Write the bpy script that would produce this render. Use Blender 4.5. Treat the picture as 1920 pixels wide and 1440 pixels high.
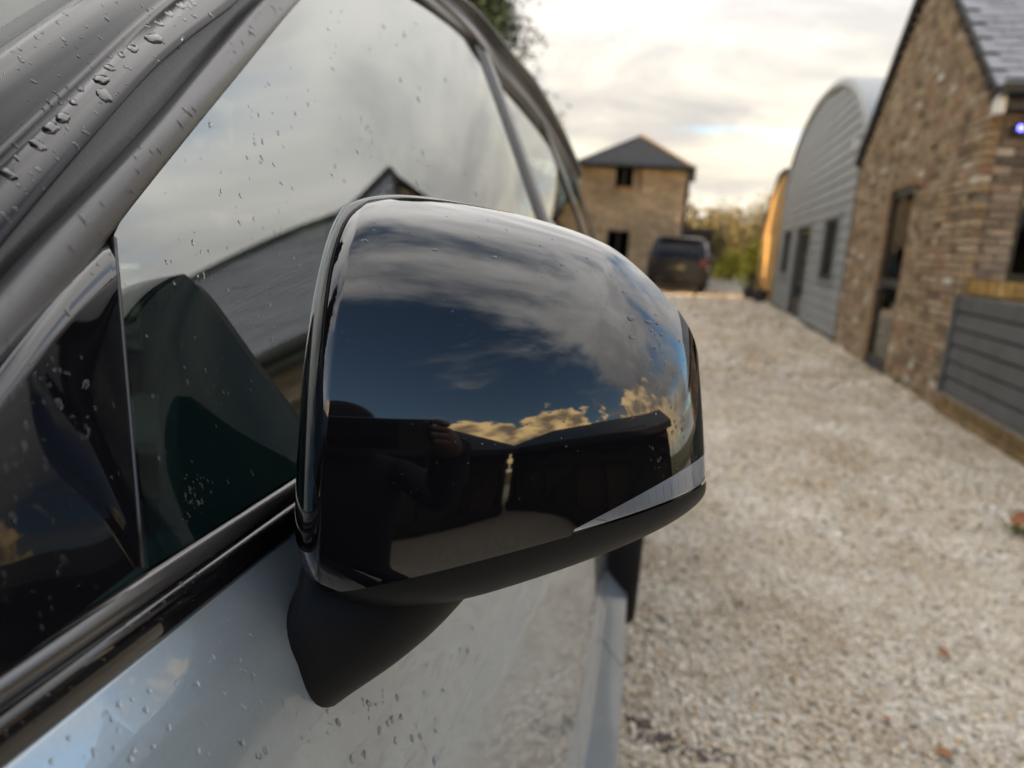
import bpy, bmesh, math, random
import numpy as np
from mathutils import Vector, Matrix
from mathutils.bvhtree import BVHTree

random.seed(7); rng = np.random.default_rng(7)
S = bpy.context.scene
for o in list(bpy.data.objects): bpy.data.objects.remove(o)
C = S.collection

# ------------------------------------------------------------------ camera
F, CX, CY, CAM_H = 1350., 960., 720., 1.24          # focal length in photo pixels, eye height
def cam_axes(vp, roll):
    d = np.array([(vp[0]-CX)/F, -(vp[1]-CY)/F, -1.]); d /= np.linalg.norm(d)
    n = np.cross(d, np.array([1, -roll, 0.])); n /= np.linalg.norm(n)
    if n[1] < 0: n = -n
    return np.array([np.cross(d, n), d, n])
RC = cam_axes((1295, 478), .07)                      # rows: world X, Y, Z in camera axes (Y runs up the drive)
CAR_YAW = math.radians(3.184)
cam_d = bpy.data.cameras.new('camera'); cam = bpy.data.objects.new('camera', cam_d); C.objects.link(cam)
M4 = Matrix([[RC[i][j] for j in range(3)] + [(0, 0, CAM_H)[i]] for i in range(3)] + [[0, 0, 0, 1]])
cam.matrix_world = M4
cam_d.sensor_width = 36; cam_d.lens = F/1920*36; cam_d.clip_start = .01; cam_d.clip_end = 2000
cam_d.dof.use_dof = True; cam_d.dof.focus_distance = .40; cam_d.dof.aperture_fstop = 6.0
S.camera = cam

# ------------------------------------------------------------------ sky, sun, exposure
SUN_DIR = Vector((-.70, -.70, .14)).normalized()     # towards the sun
SUN_EL = math.asin(SUN_DIR.z); SUN_ROT = math.atan2(SUN_DIR.x, SUN_DIR.y)
W = bpy.data.worlds.new('World'); S.world = W; W.use_nodes = True
def build_world():
    nt = W.node_tree; N = nt.nodes; L = nt.links; N.clear()
    def nd(t, **k):
        n = N.new(t)
        for a, v in k.items(): setattr(n, a, v)
        return n
    def put(sock, v):
        if isinstance(v, (int, float, tuple)): sock.default_value = v
        else: L.new(v, sock)
    def math_(op, a, b=0., c=None, clamp=False):
        n = nd('ShaderNodeMath', operation=op, use_clamp=clamp); put(n.inputs[0], a); put(n.inputs[1], b)
        if c is not None: put(n.inputs[2], c)
        return n.outputs[0]
    def sstep(x, lo, hi):
        n = nd('ShaderNodeMapRange', interpolation_type='SMOOTHSTEP'); put(n.inputs[0], x); put(n.inputs[1], lo); put(n.inputs[2], hi)
        return n.outputs[0]
    def mixc(f, a, b):
        n = nd('ShaderNodeMix', data_type='RGBA'); put(n.inputs[0], f)
        for s, v in ((n.inputs[6], a), (n.inputs[7], b)):
            if isinstance(v, tuple): s.default_value = (*v, 1)
            else: L.new(v, s)
        return n.outputs[2]
    sky = nd('ShaderNodeTexSky', sky_type='NISHITA', sun_disc=False, sun_elevation=SUN_EL, sun_rotation=SUN_ROT, altitude=50, air_density=1.0, dust_density=1.0, ozone_density=2.0)
    tc = nd('ShaderNodeTexCoord'); sep = nd('ShaderNodeSeparateXYZ'); L.new(tc.outputs['Generated'], sep.inputs[0])
    x, y, z = sep.outputs
    zp = math_('ADD', math_('MAXIMUM', z, 0.), .16)
    px, py = math_('DIVIDE', x, zp), math_('DIVIDE', y, zp)
    def noise(ox, oy, sc, det, rough, seed, dist=0.):
        c = nd('ShaderNodeCombineXYZ'); L.new(math_('ADD', px, ox), c.inputs[0]); L.new(math_('ADD', py, oy), c.inputs[1]); c.inputs[2].default_value = seed
        n = nd('ShaderNodeTexNoise'); L.new(c.outputs[0], n.inputs['Vector']); n.inputs['Scale'].default_value = sc
        n.inputs['Detail'].default_value = det; n.inputs['Roughness'].default_value = rough; n.inputs['Distortion'].default_value = dist
        return n.outputs['Fac']
    big = noise(0, 0, .85, 7, .55, 3.1, .3)
    lit = noise(SUN_DIR.x*.16, SUN_DIR.y*.16, .85, 7, .55, 3.1, .3)
    fine = noise(3.3, 1.7, 1.7, 6, .6, 8.4, .5)
    # the cloud sheet thins towards the open sky in front of the parked car
    side = math_('ADD', math_('MULTIPLY', x, .55), math_('MULTIPLY', y, -.83))
    open_ = sstep(side, .0, .85)
    cover = sstep(math_('ADD', big, math_('ADD', math_('MULTIPLY', open_, math_('ADD', math_('MULTIPLY', sstep(z, .36, .14), .155), -.18)), math_('MULTIPLY', sstep(side, -.1, -.7), .12))), .355, .49)
    relief = math_('ADD', math_('MULTIPLY', math_('SUBTRACT', big, lit), 3.2), .5, clamp=True)
    tone = math_('ADD', math_('MULTIPLY', relief, .5), math_('MULTIPLY', sstep(fine, .36, .64), .55), clamp=True)
    low = sstep(z, .42, .04)
    gold = sstep(math_('MULTIPLY', y, -1.), .1, .8)
    high = sstep(z, .15, .9)                     # an overcast sky is about twice as bright overhead as low down
    bright = mixc(low, mixc(high, (2.75, 2.62, 2.45), (6.6, 6.4, 6.1)), mixc(gold, (2.85, 2.55, 1.95), (9., 6.2, 2.8)))
    dark = mixc(low, mixc(high, (1.45, 1.42, 1.45), (3.0, 2.95, 3.0)), mixc(gold, (1.28, 1.23, 1.18), (1.6, 1.25, .9)))
    cloud = mixc(tone, dark, bright)
    bluesky = nd('ShaderNodeMix', data_type='RGBA', blend_type='MULTIPLY'); bluesky.inputs[0].default_value = 1
    L.new(sky.outputs[0], bluesky.inputs[6]); bluesky.inputs[7].default_value = (.95, .97, 1.0, 1)
    col = mixc(cover, bluesky.outputs[2], cloud)
    # cumulus banked along the horizon under the open sky
    hc = nd('ShaderNodeCombineXYZ'); L.new(math_('MULTIPLY', x, 1.), hc.inputs[0]); L.new(y, hc.inputs[1]); L.new(math_('MULTIPLY', z, 1.6), hc.inputs[2])
    hn = nd('ShaderNodeTexNoise'); L.new(hc.outputs[0], hn.inputs['Vector']); hn.inputs['Scale'].default_value = 3.4; hn.inputs['Detail'].default_value = 9; hn.inputs['Roughness'].default_value = .58
    hd = nd('ShaderNodeTexNoise'); L.new(hc.outputs[0], hd.inputs['Vector']); hd.inputs['Scale'].default_value = 11.; hd.inputs['Detail'].default_value = 6
    bank = math_('MULTIPLY', sstep(math_('SUBTRACT', math_('MULTIPLY', math_('SUBTRACT', hn.outputs['Fac'], .22), 1.05), z), .0, .035), open_)
    puff = mixc(sstep(hd.outputs['Fac'], .36, .62), (3.4, 2.5, 1.6), (15., 10.2, 4.6))
    col = mixc(bank, col, puff)
    haze = sstep(z, .10, .0)
    col = mixc(math_('MULTIPLY', haze, .6), col, (2.5, 2.65, 2.75))
    bg = nd('ShaderNodeBackground'); L.new(col, bg.inputs[0]); bg.inputs[1].default_value = .15
    out = nd('ShaderNodeOutputWorld'); L.new(bg.outputs[0], out.inputs[0])
build_world()
sun_d = bpy.data.lights.new('sun', 'SUN'); sun_d.energy = 3.6; sun_d.angle = math.radians(.55); sun_d.color = (1, .72, .42)
sun = bpy.data.objects.new('sun', sun_d); C.objects.link(sun); sun.location = (-20, -20, 20)
sun.rotation_euler = SUN_DIR.to_track_quat('Z', 'Y').to_euler()
S.view_settings.view_transform = 'Standard'; S.view_settings.look = 'None'
S.view_settings.exposure = 1.68; S.view_settings.gamma = 1; S.view_settings.use_curve_mapping = False
S.render.engine = 'CYCLES'
S.cycles.use_denoising = True
S.cycles.max_bounces = 10; S.cycles.transparent_max_bounces = 12; S.cycles.sample_clamp_indirect = 6
S.cycles.caustics_reflective = False; S.cycles.caustics_refractive = True; S.cycles.adaptive_threshold = .02

# ------------------------------------------------------------------ materials
MATS = {}
def mat(name, col, rough=.5, metal=0., coat=0., vary=0., scale=8., bump=0., bscale=60., trans=0., ior=1.5, emit=None, spec=.5, col2=None, rvary=0., coat_rough=.02):
    m = bpy.data.materials.new(name); m.use_nodes = True; nt = m.node_tree; b = nt.nodes['Principled BSDF']
    b.inputs['Base Color'].default_value = (*col, 1); b.inputs['Roughness'].default_value = rough; b.inputs['Metallic'].default_value = metal
    b.inputs['Coat Weight'].default_value = coat; b.inputs['Coat Roughness'].default_value = coat_rough; b.inputs['Transmission Weight'].default_value = trans
    b.inputs['IOR'].default_value = ior; b.inputs['Specular IOR Level'].default_value = spec
    if emit: b.inputs['Emission Color'].default_value = (*emit[0], 1); b.inputs['Emission Strength'].default_value = emit[1]
    tc = nt.nodes.new('ShaderNodeTexCoord')
    if vary or col2:
        n = nt.nodes.new('ShaderNodeTexNoise'); n.inputs['Scale'].default_value = scale; n.inputs['Detail'].default_value = 6; n.inputs['Roughness'].default_value = .65
        nt.links.new(tc.outputs['Object'], n.inputs['Vector'])
        r = nt.nodes.new('ShaderNodeMapRange'); r.inputs[1].default_value = .3; r.inputs[2].default_value = .7; nt.links.new(n.outputs['Fac'], r.inputs[0])
        mx = nt.nodes.new('ShaderNodeMix'); mx.data_type = 'RGBA'; nt.links.new(r.outputs[0], mx.inputs[0])
        c2 = col2 or tuple(min(1, c*(1+vary)) for c in col); c1 = col if col2 else tuple(c*(1-vary) for c in col)
        mx.inputs[6].default_value = (*c1, 1); mx.inputs[7].default_value = (*c2, 1); nt.links.new(mx.outputs[2], b.inputs['Base Color'])
    if rvary:
        n = nt.nodes.new('ShaderNodeTexNoise'); n.inputs['Scale'].default_value = scale*2; n.inputs['Detail'].default_value = 8
        nt.links.new(tc.outputs['Object'], n.inputs['Vector'])
        r = nt.nodes.new('ShaderNodeMapRange'); r.inputs[1].default_value = .35; r.inputs[2].default_value = .75; r.inputs[3].default_value = rough; r.inputs[4].default_value = rough+rvary
        nt.links.new(n.outputs['Fac'], r.inputs[0]); nt.links.new(r.outputs[0], b.inputs['Roughness'])
    if bump:
        n = nt.nodes.new('ShaderNodeTexNoise'); n.inputs['Scale'].default_value = bscale; n.inputs['Detail'].default_value = 5
        nt.links.new(tc.outputs['Object'], n.inputs['Vector'])
        bp = nt.nodes.new('ShaderNodeBump'); bp.inputs['Strength'].default_value = bump; bp.inputs['Distance'].default_value = .01
        nt.links.new(n.outputs['Fac'], bp.inputs['Height']); nt.links.new(bp.outputs[0], b.inputs['Normal'])
    MATS[name] = m; return m
def ramp_mat(name, stops, rough=.9, noise_scale=0., noise_amt=.3, bump=0., bscale=150., spec=.3, tint=None):
    """one colour per object and per loose island, from a ramp"""
    m = bpy.data.materials.new(name); m.use_nodes = True; nt = m.node_tree; b = nt.nodes['Principled BSDF']; L = nt.links
    oi = nt.nodes.new('ShaderNodeObjectInfo'); ge = nt.nodes.new('ShaderNodeNewGeometry')
    a = nt.nodes.new('ShaderNodeMath'); a.operation = 'ADD'; L.new(oi.outputs['Random'], a.inputs[0]); L.new(ge.outputs['Random Per Island'], a.inputs[1])
    f = nt.nodes.new('ShaderNodeMath'); f.operation = 'FRACT'; L.new(a.outputs[0], f.inputs[0])
    cr = nt.nodes.new('ShaderNodeValToRGB'); L.new(f.outputs[0], cr.inputs[0]); e = cr.color_ramp.elements
    while len(e) < len(stops): e.new(.5)
    for i, (p, c) in enumerate(stops): e[i].position = p; e[i].color = (*c, 1)
    tc = nt.nodes.new('ShaderNodeTexCoord'); out = cr.outputs[0]
    if noise_scale:
        n = nt.nodes.new('ShaderNodeTexNoise'); n.inputs['Scale'].default_value = noise_scale; n.inputs['Detail'].default_value = 5; L.new(ge.outputs['Position'], n.inputs['Vector'])
        r = nt.nodes.new('ShaderNodeMapRange'); r.inputs[1].default_value = .3; r.inputs[2].default_value = .7; r.inputs[3].default_value = 1-noise_amt; r.inputs[4].default_value = 1+noise_amt*.6; L.new(n.outputs['Fac'], r.inputs[0])
        mx = nt.nodes.new('ShaderNodeMix'); mx.data_type = 'RGBA'; mx.blend_type = 'MULTIPLY'; mx.inputs[0].default_value = 1; L.new(out, mx.inputs[6]); L.new(r.outputs[0], mx.inputs[7]); out = mx.outputs[2]
        if tint:                                     # damp, earthy stretches
            n.inputs['Roughness'].default_value = .6; r.inputs[3].default_value = 0; r.inputs[4].default_value = 1
            mt = nt.nodes.new('ShaderNodeMix'); mt.data_type = 'RGBA'; L.new(r.outputs[0], mt.inputs[0]); mt.inputs[6].default_value = (*tint[0], 1); mt.inputs[7].default_value = (*tint[1], 1); L.new(mt.outputs[2], mx.inputs[7])
    L.new(out, b.inputs['Base Color']); b.inputs['Roughness'].default_value = rough; b.inputs['Specular IOR Level'].default_value = spec
    if bump:
        n = nt.nodes.new('ShaderNodeTexNoise'); n.inputs['Scale'].default_value = bscale; L.new(ge.outputs['Position'], n.inputs['Vector'])
        bp = nt.nodes.new('ShaderNodeBump'); bp.inputs['Strength'].default_value = bump; bp.inputs['Distance'].default_value = .01; L.new(n.outputs['Fac'], bp.inputs['Height']); L.new(bp.outputs[0], b.inputs['Normal'])
    MATS[name] = m; return m
def far_brick(name, c1, c2, mortar, scale=1., axes='XZ'):
    m = bpy.data.materials.new(name); m.use_nodes = True; nt = m.node_tree; b = nt.nodes['Principled BSDF']; L = nt.links
    ge = nt.nodes.new('ShaderNodeNewGeometry'); sp = nt.nodes.new('ShaderNodeSeparateXYZ'); L.new(ge.outputs['Position'], sp.inputs[0])
    ad = nt.nodes.new('ShaderNodeMath'); ad.operation = 'ADD'; L.new(sp.outputs[0], ad.inputs[0]); L.new(sp.outputs[1], ad.inputs[1])
    cb = nt.nodes.new('ShaderNodeCombineXYZ'); L.new(ad.outputs[0], cb.inputs[0]); L.new(sp.outputs[2], cb.inputs[1])
    br = nt.nodes.new('ShaderNodeTexBrick'); L.new(cb.outputs[0], br.inputs['Vector']); br.inputs['Scale'].default_value = 1
    br.inputs['Brick Width'].default_value = .225*scale; br.inputs['Row Height'].default_value = .075*scale; br.inputs['Mortar Size'].default_value = .008*scale
    br.inputs['Color1'].default_value = (*c1, 1); br.inputs['Color2'].default_value = (*c2, 1); br.inputs['Mortar'].default_value = (*mortar, 1)
    n = nt.nodes.new('ShaderNodeTexNoise'); n.inputs['Scale'].default_value = 1.6; n.inputs['Detail'].default_value = 7; n.inputs['Roughness'].default_value = .7; L.new(ge.outputs['Position'], n.inputs['Vector'])
    r = nt.nodes.new('ShaderNodeMapRange'); r.inputs[1].default_value = .3; r.inputs[2].default_value = .7; r.inputs[3].default_value = .6; r.inputs[4].default_value = 1.35; L.new(n.outputs['Fac'], r.inputs[0])
    mx = nt.nodes.new('ShaderNodeMix'); mx.data_type = 'RGBA'; mx.blend_type = 'MULTIPLY'; mx.inputs[0].default_value = 1; L.new(br.outputs['Color'], mx.inputs[6]); L.new(r.outputs[0], mx.inputs[7])
    L.new(mx.outputs[2], b.inputs['Base Color']); b.inputs['Roughness'].default_value = .9
    bp = nt.nodes.new('ShaderNodeBump'); bp.inputs['Strength'].default_value = .6; bp.inputs['Distance'].default_value = .01; bp.invert = True; L.new(br.outputs['Fac'], bp.inputs['Height']); L.new(bp.outputs[0], b.inputs['Normal'])
    MATS[name] = m; return m
def glass_mat(name, tint, ior=1.6, rough=0., base=0.):
    m = bpy.data.materials.new(name); m.use_nodes = True; nt = m.node_tree; nt.nodes.clear(); L = nt.links
    out = nt.nodes.new('ShaderNodeOutputMaterial'); mix = nt.nodes.new('ShaderNodeMixShader'); L.new(mix.outputs[0], out.inputs[0])
    fr = nt.nodes.new('ShaderNodeFresnel'); fr.inputs[0].default_value = ior
    t = nt.nodes.new('ShaderNodeBsdfTransparent'); t.inputs[0].default_value = (*tint, 1); g = nt.nodes.new('ShaderNodeBsdfGlossy'); g.inputs['Roughness'].default_value = rough; g.inputs[0].default_value = (.97, 1, .98, 1)
    L.new(fr.outputs[0], mix.inputs[0]); L.new(t.outputs[0], mix.inputs[1]); L.new(g.outputs[0], mix.inputs[2])
    MATS[name] = m; return m

mat('gloss_black', (.004, .004, .005), .03, coat=1, ior=1.45, spec=.4, rvary=.02, scale=30); MATS['gloss_black'].node_tree.nodes['Principled BSDF'].inputs['Coat IOR'].default_value = 1.47
mat('pillar_black', (.008, .008, .012), .14, spec=.24, ior=1.45)
mat('satin_black', (.085, .082, .083), .34, spec=.6, bump=.03, bscale=900)
mat('matte_plastic', (.006, .006, .007), .5, spec=.22, bump=.06, bscale=1400)
mat('rubber', (.02, .021, .023), .45, bump=.05, bscale=300)
mat('trim_metal', (.19, .185, .185), .22, metal=.85)
mat('paint', (.325, .385, .44), .32, metal=.65, coat=1, coat_rough=.01, vary=.04, scale=400); MATS['paint'].node_tree.nodes['Principled BSDF'].inputs['Coat IOR'].default_value = 1.85
mat('interior', (.05, .075, .072), .7)
mat('interior_trim', (.09, .14, .135), .6, bump=.2, bscale=300)
mat('tyre', (.012, .012, .012), .8, bump=.2, bscale=80)
mat('alloy', (.05, .05, .055), .3, metal=.8)
mat('lens', (.90, .91, .94), .18, metal=.6, coat=0)
mat('lens_rib', (.10, .10, .11), .2, coat=1)
mat('print_black', (.02, .02, .02), .6)
mat('mirror_silver', (.9, .9, .9), .01, metal=1)
mat('water', (1, 1, 1), 0., trans=1, ior=1.333)
glass_mat('car_glass', (.40, .55, .50), 3.2); glass_mat('screen_glass', (.62, .72, .69), 1.3)
glass_mat('clear_lens', (.9, .92, .95), 1.5)
glass_mat('dark_glass', (.06, .08, .08), 1.5)
glass_mat('pane_glass', (.22, .25, .25), 1.6); glass_mat('door_glass', (.3, .33, .33), 2.0)
ramp_mat('brick', [(0, (.15, .105, .065)), (.15, (.26, .18, .105)), (.40, (.345, .245, .14)), (.62, (.31, .235, .15)), (.78, (.40, .31, .195)), (.88, (.31, .17, .10)), (.965, (.40, .33, .22)), (1, (.60, .55, .46))], noise_scale=5, noise_amt=.35, bump=.5)
ramp_mat('brick_grey', [(0, (.13, .105, .08)), (.25, (.22, .175, .13)), (.5, (.30, .24, .18)), (.75, (.25, .175, .12)), (.92, (.36, .29, .22)), (1, (.55, .5, .42))], noise_scale=5, noise_amt=.35, bump=.5)
ramp_mat('brick_buff', [(0, (.28, .17, .06)), (.35, (.40, .26, .09)), (.7, (.34, .21, .075)), (1, (.47, .33, .14))], noise_scale=6, noise_amt=.3, bump=.5)
ramp_mat('brick_plinth', [(0, (.13, .085, .035)), (.4, (.24, .16, .065)), (.75, (.18, .12, .05)), (1, (.30, .21, .10))], noise_scale=6, noise_amt=.4, bump=.5)
ramp_mat('slate_dark', [(0, (.035, .035, .04)), (1, (.06, .058, .062))], rough=.6, noise_scale=3, noise_amt=.3)
ramp_mat('slate', [(0, (.10, .108, .13)), (.5, (.135, .142, .168)), (1, (.175, .185, .215))], rough=.42, noise_scale=7, noise_amt=.25, spec=.5)
ramp_mat('cladding', [(0, (.20, .21, .215)), (1, (.235, .245, .25))], rough=.45, noise_scale=1.5, noise_amt=.1, spec=.5)
ramp_mat('grey_board', [(0, (.065, .072, .075)), (1, (.088, .096, .10))], rough=.5, noise_scale=4, noise_amt=.2, bump=.2, bscale=30, spec=.5)
ramp_mat('gravel', [(0, (.22, .185, .15)), (.08, (.42, .35, .26)), (.26, (.64, .55, .42)), (.50, (.74, .67, .55)), (.70, (.80, .76, .68)), (.82, (.60, .56, .51)), (.92, (.88, .86, .81)), (1, (.60, .40, .22))], rough=.85, noise_scale=1.5, noise_amt=.30, tint=((.66, .54, .40), (1.10, 1.09, 1.06)))
mat('mortar', (.22, .19, .155), .95, vary=.25, scale=6, bump=.4)
mat('dark_frame', (.012, .013, .014), .4)
mat('charcoal', (.022, .025, .03), .5, vary=.2)
mat('white_plastic', (.7, .7, .68), .4)
mat('roof_metal', (.24, .255, .265), .38, vary=.12, scale=2)
mat('arch_trim', (.29, .305, .31), .4, vary=.08, scale=3)
mat('stone_floor', (.42, .39, .36), .8, vary=.15)
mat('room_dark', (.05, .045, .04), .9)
mat('timber_dark', (.035, .025, .018), .85, vary=.3, scale=5)
mat('barn_infill', (.075, .048, .026), .9, vary=.45, scale=3)
mat('plaster', (.26, .17, .09), .9, vary=.2)
mat('bark', (.07, .05, .035), .95, vary=.3)
ramp_mat('needles', [(0, (.008, .018, .010)), (.5, (.018, .034, .018)), (1, (.035, .055, .028))], rough=.8)
ramp_mat('twigs', [(0, (.07, .055, .028)), (.5, (.13, .11, .05)), (1, (.19, .165, .08))], rough=.9)
ramp_mat('yellow_leaves', [(0, (.20, .18, .02)), (.5, (.34, .30, .035)), (1, (.22, .26, .04))], rough=.8)
ramp_mat('grass_blades', [(0, (.05, .08, .015)), (.6, (.11, .13, .03)), (1, (.20, .17, .06))], rough=.9)
ramp_mat('dead_leaf', [(0, (.22, .075, .03)), (.5, (.30, .12, .045)), (1, (.16, .09, .045))], rough=.7)
mat('mud', (.06, .042, .03), .7, vary=.35, scale=25, bump=.6, bscale=120)
mat('soil', (.38, .32, .245), 1., col2=(.60, .54, .44), scale=9, bump=.6, bscale=90)
mat('grass_ground', (.07, .085, .022), 1., col2=(.15, .13, .05), scale=3)
mat('wet_path', (.24, .22, .20), .22, vary=.2, scale=2)
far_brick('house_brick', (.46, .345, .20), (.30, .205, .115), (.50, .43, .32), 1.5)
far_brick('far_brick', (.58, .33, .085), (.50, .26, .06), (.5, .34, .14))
mat('car_navy', (.006, .007, .009), .4, coat=.15, spec=.3, vary=.1)
mat('car_silver', (.32, .30, .31), .35, metal=.5, coat=1)
mat('privacy_glass', (.006, .006, .008), .2, spec=.2)
mat('tail_red', (.06, .008, .01), .2, coat=1)
mat('plate_yellow', (.05, .04, .02), .5)
mat('led', (.2, .2, 1), .3, emit=((.06, .06, 1.), 7.))
mat('led_core', (1, 1, 1), .3, emit=((.7, .9, 1.), 40.))
mat('skin', (.27, .15, .105), .55)
mat('coat_cloth', (.02, .022, .028), .85, vary=.3, scale=20)
mat('trousers', (.015, .017, .024), .9)
mat('phone_glass', (.01, .01, .012), .1, coat=1)
mat('hair', (.03, .02, .012), .7)

# ------------------------------------------------------------------ object helpers
def link(o, parent=None):
    C.objects.link(o)
    if parent is not None: o.parent = parent
    return o
def tag(o, label=None, cat=None, group=None, kind=None):
    for k, v in (('label', label), ('category', cat), ('group', group), ('kind', kind)):
        if v: o[k] = v
    return o
def empty(name, loc=(0, 0, 0), rz=0., parent=None):
    o = bpy.data.objects.new(name, None); o.empty_display_size = .1; o.location = loc; o.rotation_euler = (0, 0, rz); return link(o, parent)
def mesh_obj(name, verts, faces, m, parent=None, smooth=False, auto=None):
    me = bpy.data.meshes.new(name); me.from_pydata([tuple(map(float, v)) for v in verts], [], [tuple(f) for f in faces]); me.update()
    if m: me.materials.append(MATS[m])
    if smooth: me.shade_smooth()
    if auto is not None: me.set_sharp_from_angle(angle=math.radians(auto))
    return link(bpy.data.objects.new(name, me), parent)
def share(name, me, parent, loc=(0, 0, 0), rot=(0, 0, 0), sc=(1, 1, 1)):
    o = bpy.data.objects.new(name, me); o.location = loc; o.rotation_euler = rot; o.scale = sc; return link(o, parent)
class MB:
    def __init__(s): s.v = []; s.f = []
    def add(s, vs, fs):
        b = len(s.v); s.v += [tuple(map(float, p)) for p in vs]; s.f += [tuple(b+i for i in f) for f in fs]; return s
    def box(s, a, b):
        x0, y0, z0 = a; x1, y1, z1 = b
        return s.add([(x0,y0,z0),(x1,y0,z0),(x1,y1,z0),(x0,y1,z0),(x0,y0,z1),(x1,y0,z1),(x1,y1,z1),(x0,y1,z1)],
                     [(0,3,2,1),(4,5,6,7),(0,1,5,4),(1,2,6,5),(2,3,7,6),(3,0,4,7)])
    def prism(s, poly, d):           # poly: list of 3-D points (planar), d: extrusion vector
        n = len(poly); q = [tuple(np.add(p, d)) for p in poly]
        return s.add(list(poly)+q, [tuple(range(n))[::-1], tuple(range(n, 2*n))]+[(i, (i+1) % n, n+(i+1) % n, n+i) for i in range(n)])
    def tube(s, pts, rad, n=8):
        pts = [Vector(p) for p in pts]; b = len(s.v); R = rad if hasattr(rad, '__len__') else [rad]*len(pts)
        for i, p in enumerate(pts):
            t = (pts[min(i+1, len(pts)-1)]-pts[max(i-1, 0)]).normalized(); u = t.orthogonal().normalized() if abs(t.z) > .95 else t.cross(Vector((0, 0, 1))).normalized(); w = t.cross(u)
            for k in range(n): a = 2*math.pi*k/n; s.v.append(tuple(p+(u*math.cos(a)+w*math.sin(a))*R[i]))
        for i in range(len(pts)-1):
            for k in range(n): k2 = (k+1) % n; s.f.append((b+i*n+k, b+i*n+k2, b+(i+1)*n+k2, b+(i+1)*n+k))
        s.f.append(tuple(b+k for k in range(n))[::-1]); s.f.append(tuple(b+(len(pts)-1)*n+k for k in range(n))); return s
    def build(s, name, m, parent=None, smooth=False, auto=None): return mesh_obj(name, s.v, s.f, m, parent, smooth, auto)
def box_obj(name, a, b, m, parent=None, bevel=0.):
    o = MB().box(a, b).build(name, m, parent)
    if bevel: bv(o, bevel)
    return o
def bv(o, w, seg=2):
    bm = bmesh.new(); bm.from_mesh(o.data); bmesh.ops.bevel(bm, geom=bm.edges[:], offset=w, segments=seg, affect='EDGES', profile=.7); bm.to_mesh(o.data); bm.free(); o.data.update()
def grid_obj(name, P, m, parent=None, smooth=True, flip=False, solid=0.):
    """P[i][j] grid of points"""
    P = np.asarray(P, float); a, b, _ = P.shape
    f = [(i*b+j, i*b+j+1, (i+1)*b+j+1, (i+1)*b+j) for i in range(a-1) for j in range(b-1)]
    if flip: f = [q[::-1] for q in f]
    return mesh_obj(name, P.reshape(-1, 3), f, m, parent, smooth)
def spline(ctrl, n):
    """Catmull-Rom (centripetal-ish by chord) through control points -> n points evenly spaced by chord"""
    c = np.asarray(ctrl, float); d = np.r_[0, np.cumsum(np.linalg.norm(np.diff(c, axis=0), axis=1)**.5)]
    m_ = np.gradient(c, d, axis=0); out = []
    for t in np.linspace(0, d[-1], n*6):
        i = min(max(np.searchsorted(d, t)-1, 0), len(d)-2); h = d[i+1]-d[i]; u = (t-d[i])/h
        out.append((2*u**3-3*u*u+1)*c[i]+(u**3-2*u*u+u)*h*m_[i]+(-2*u**3+3*u*u)*c[i+1]+(u**3-u*u)*h*m_[i+1])
    out = np.array(out); L = np.r_[0, np.cumsum(np.linalg.norm(np.diff(out, axis=0), axis=1))]; s = np.linspace(0, L[-1], n)
    return np.stack([np.interp(s, L, out[:, k]) for k in range(3)], 1)
YC = np.array([[math.cos(CAR_YAW), math.sin(CAR_YAW), 0], [-math.sin(CAR_YAW), math.cos(CAR_YAW), 0], [0, 0, 1]])
def ray_w(px, py): return RC @ np.array([(px-CX)/F, -(py-CY)/F, -1.])
def ray_c(px, py): return YC @ ray_w(px, py)
EYE = np.array([0, 0, CAM_H])

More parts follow.
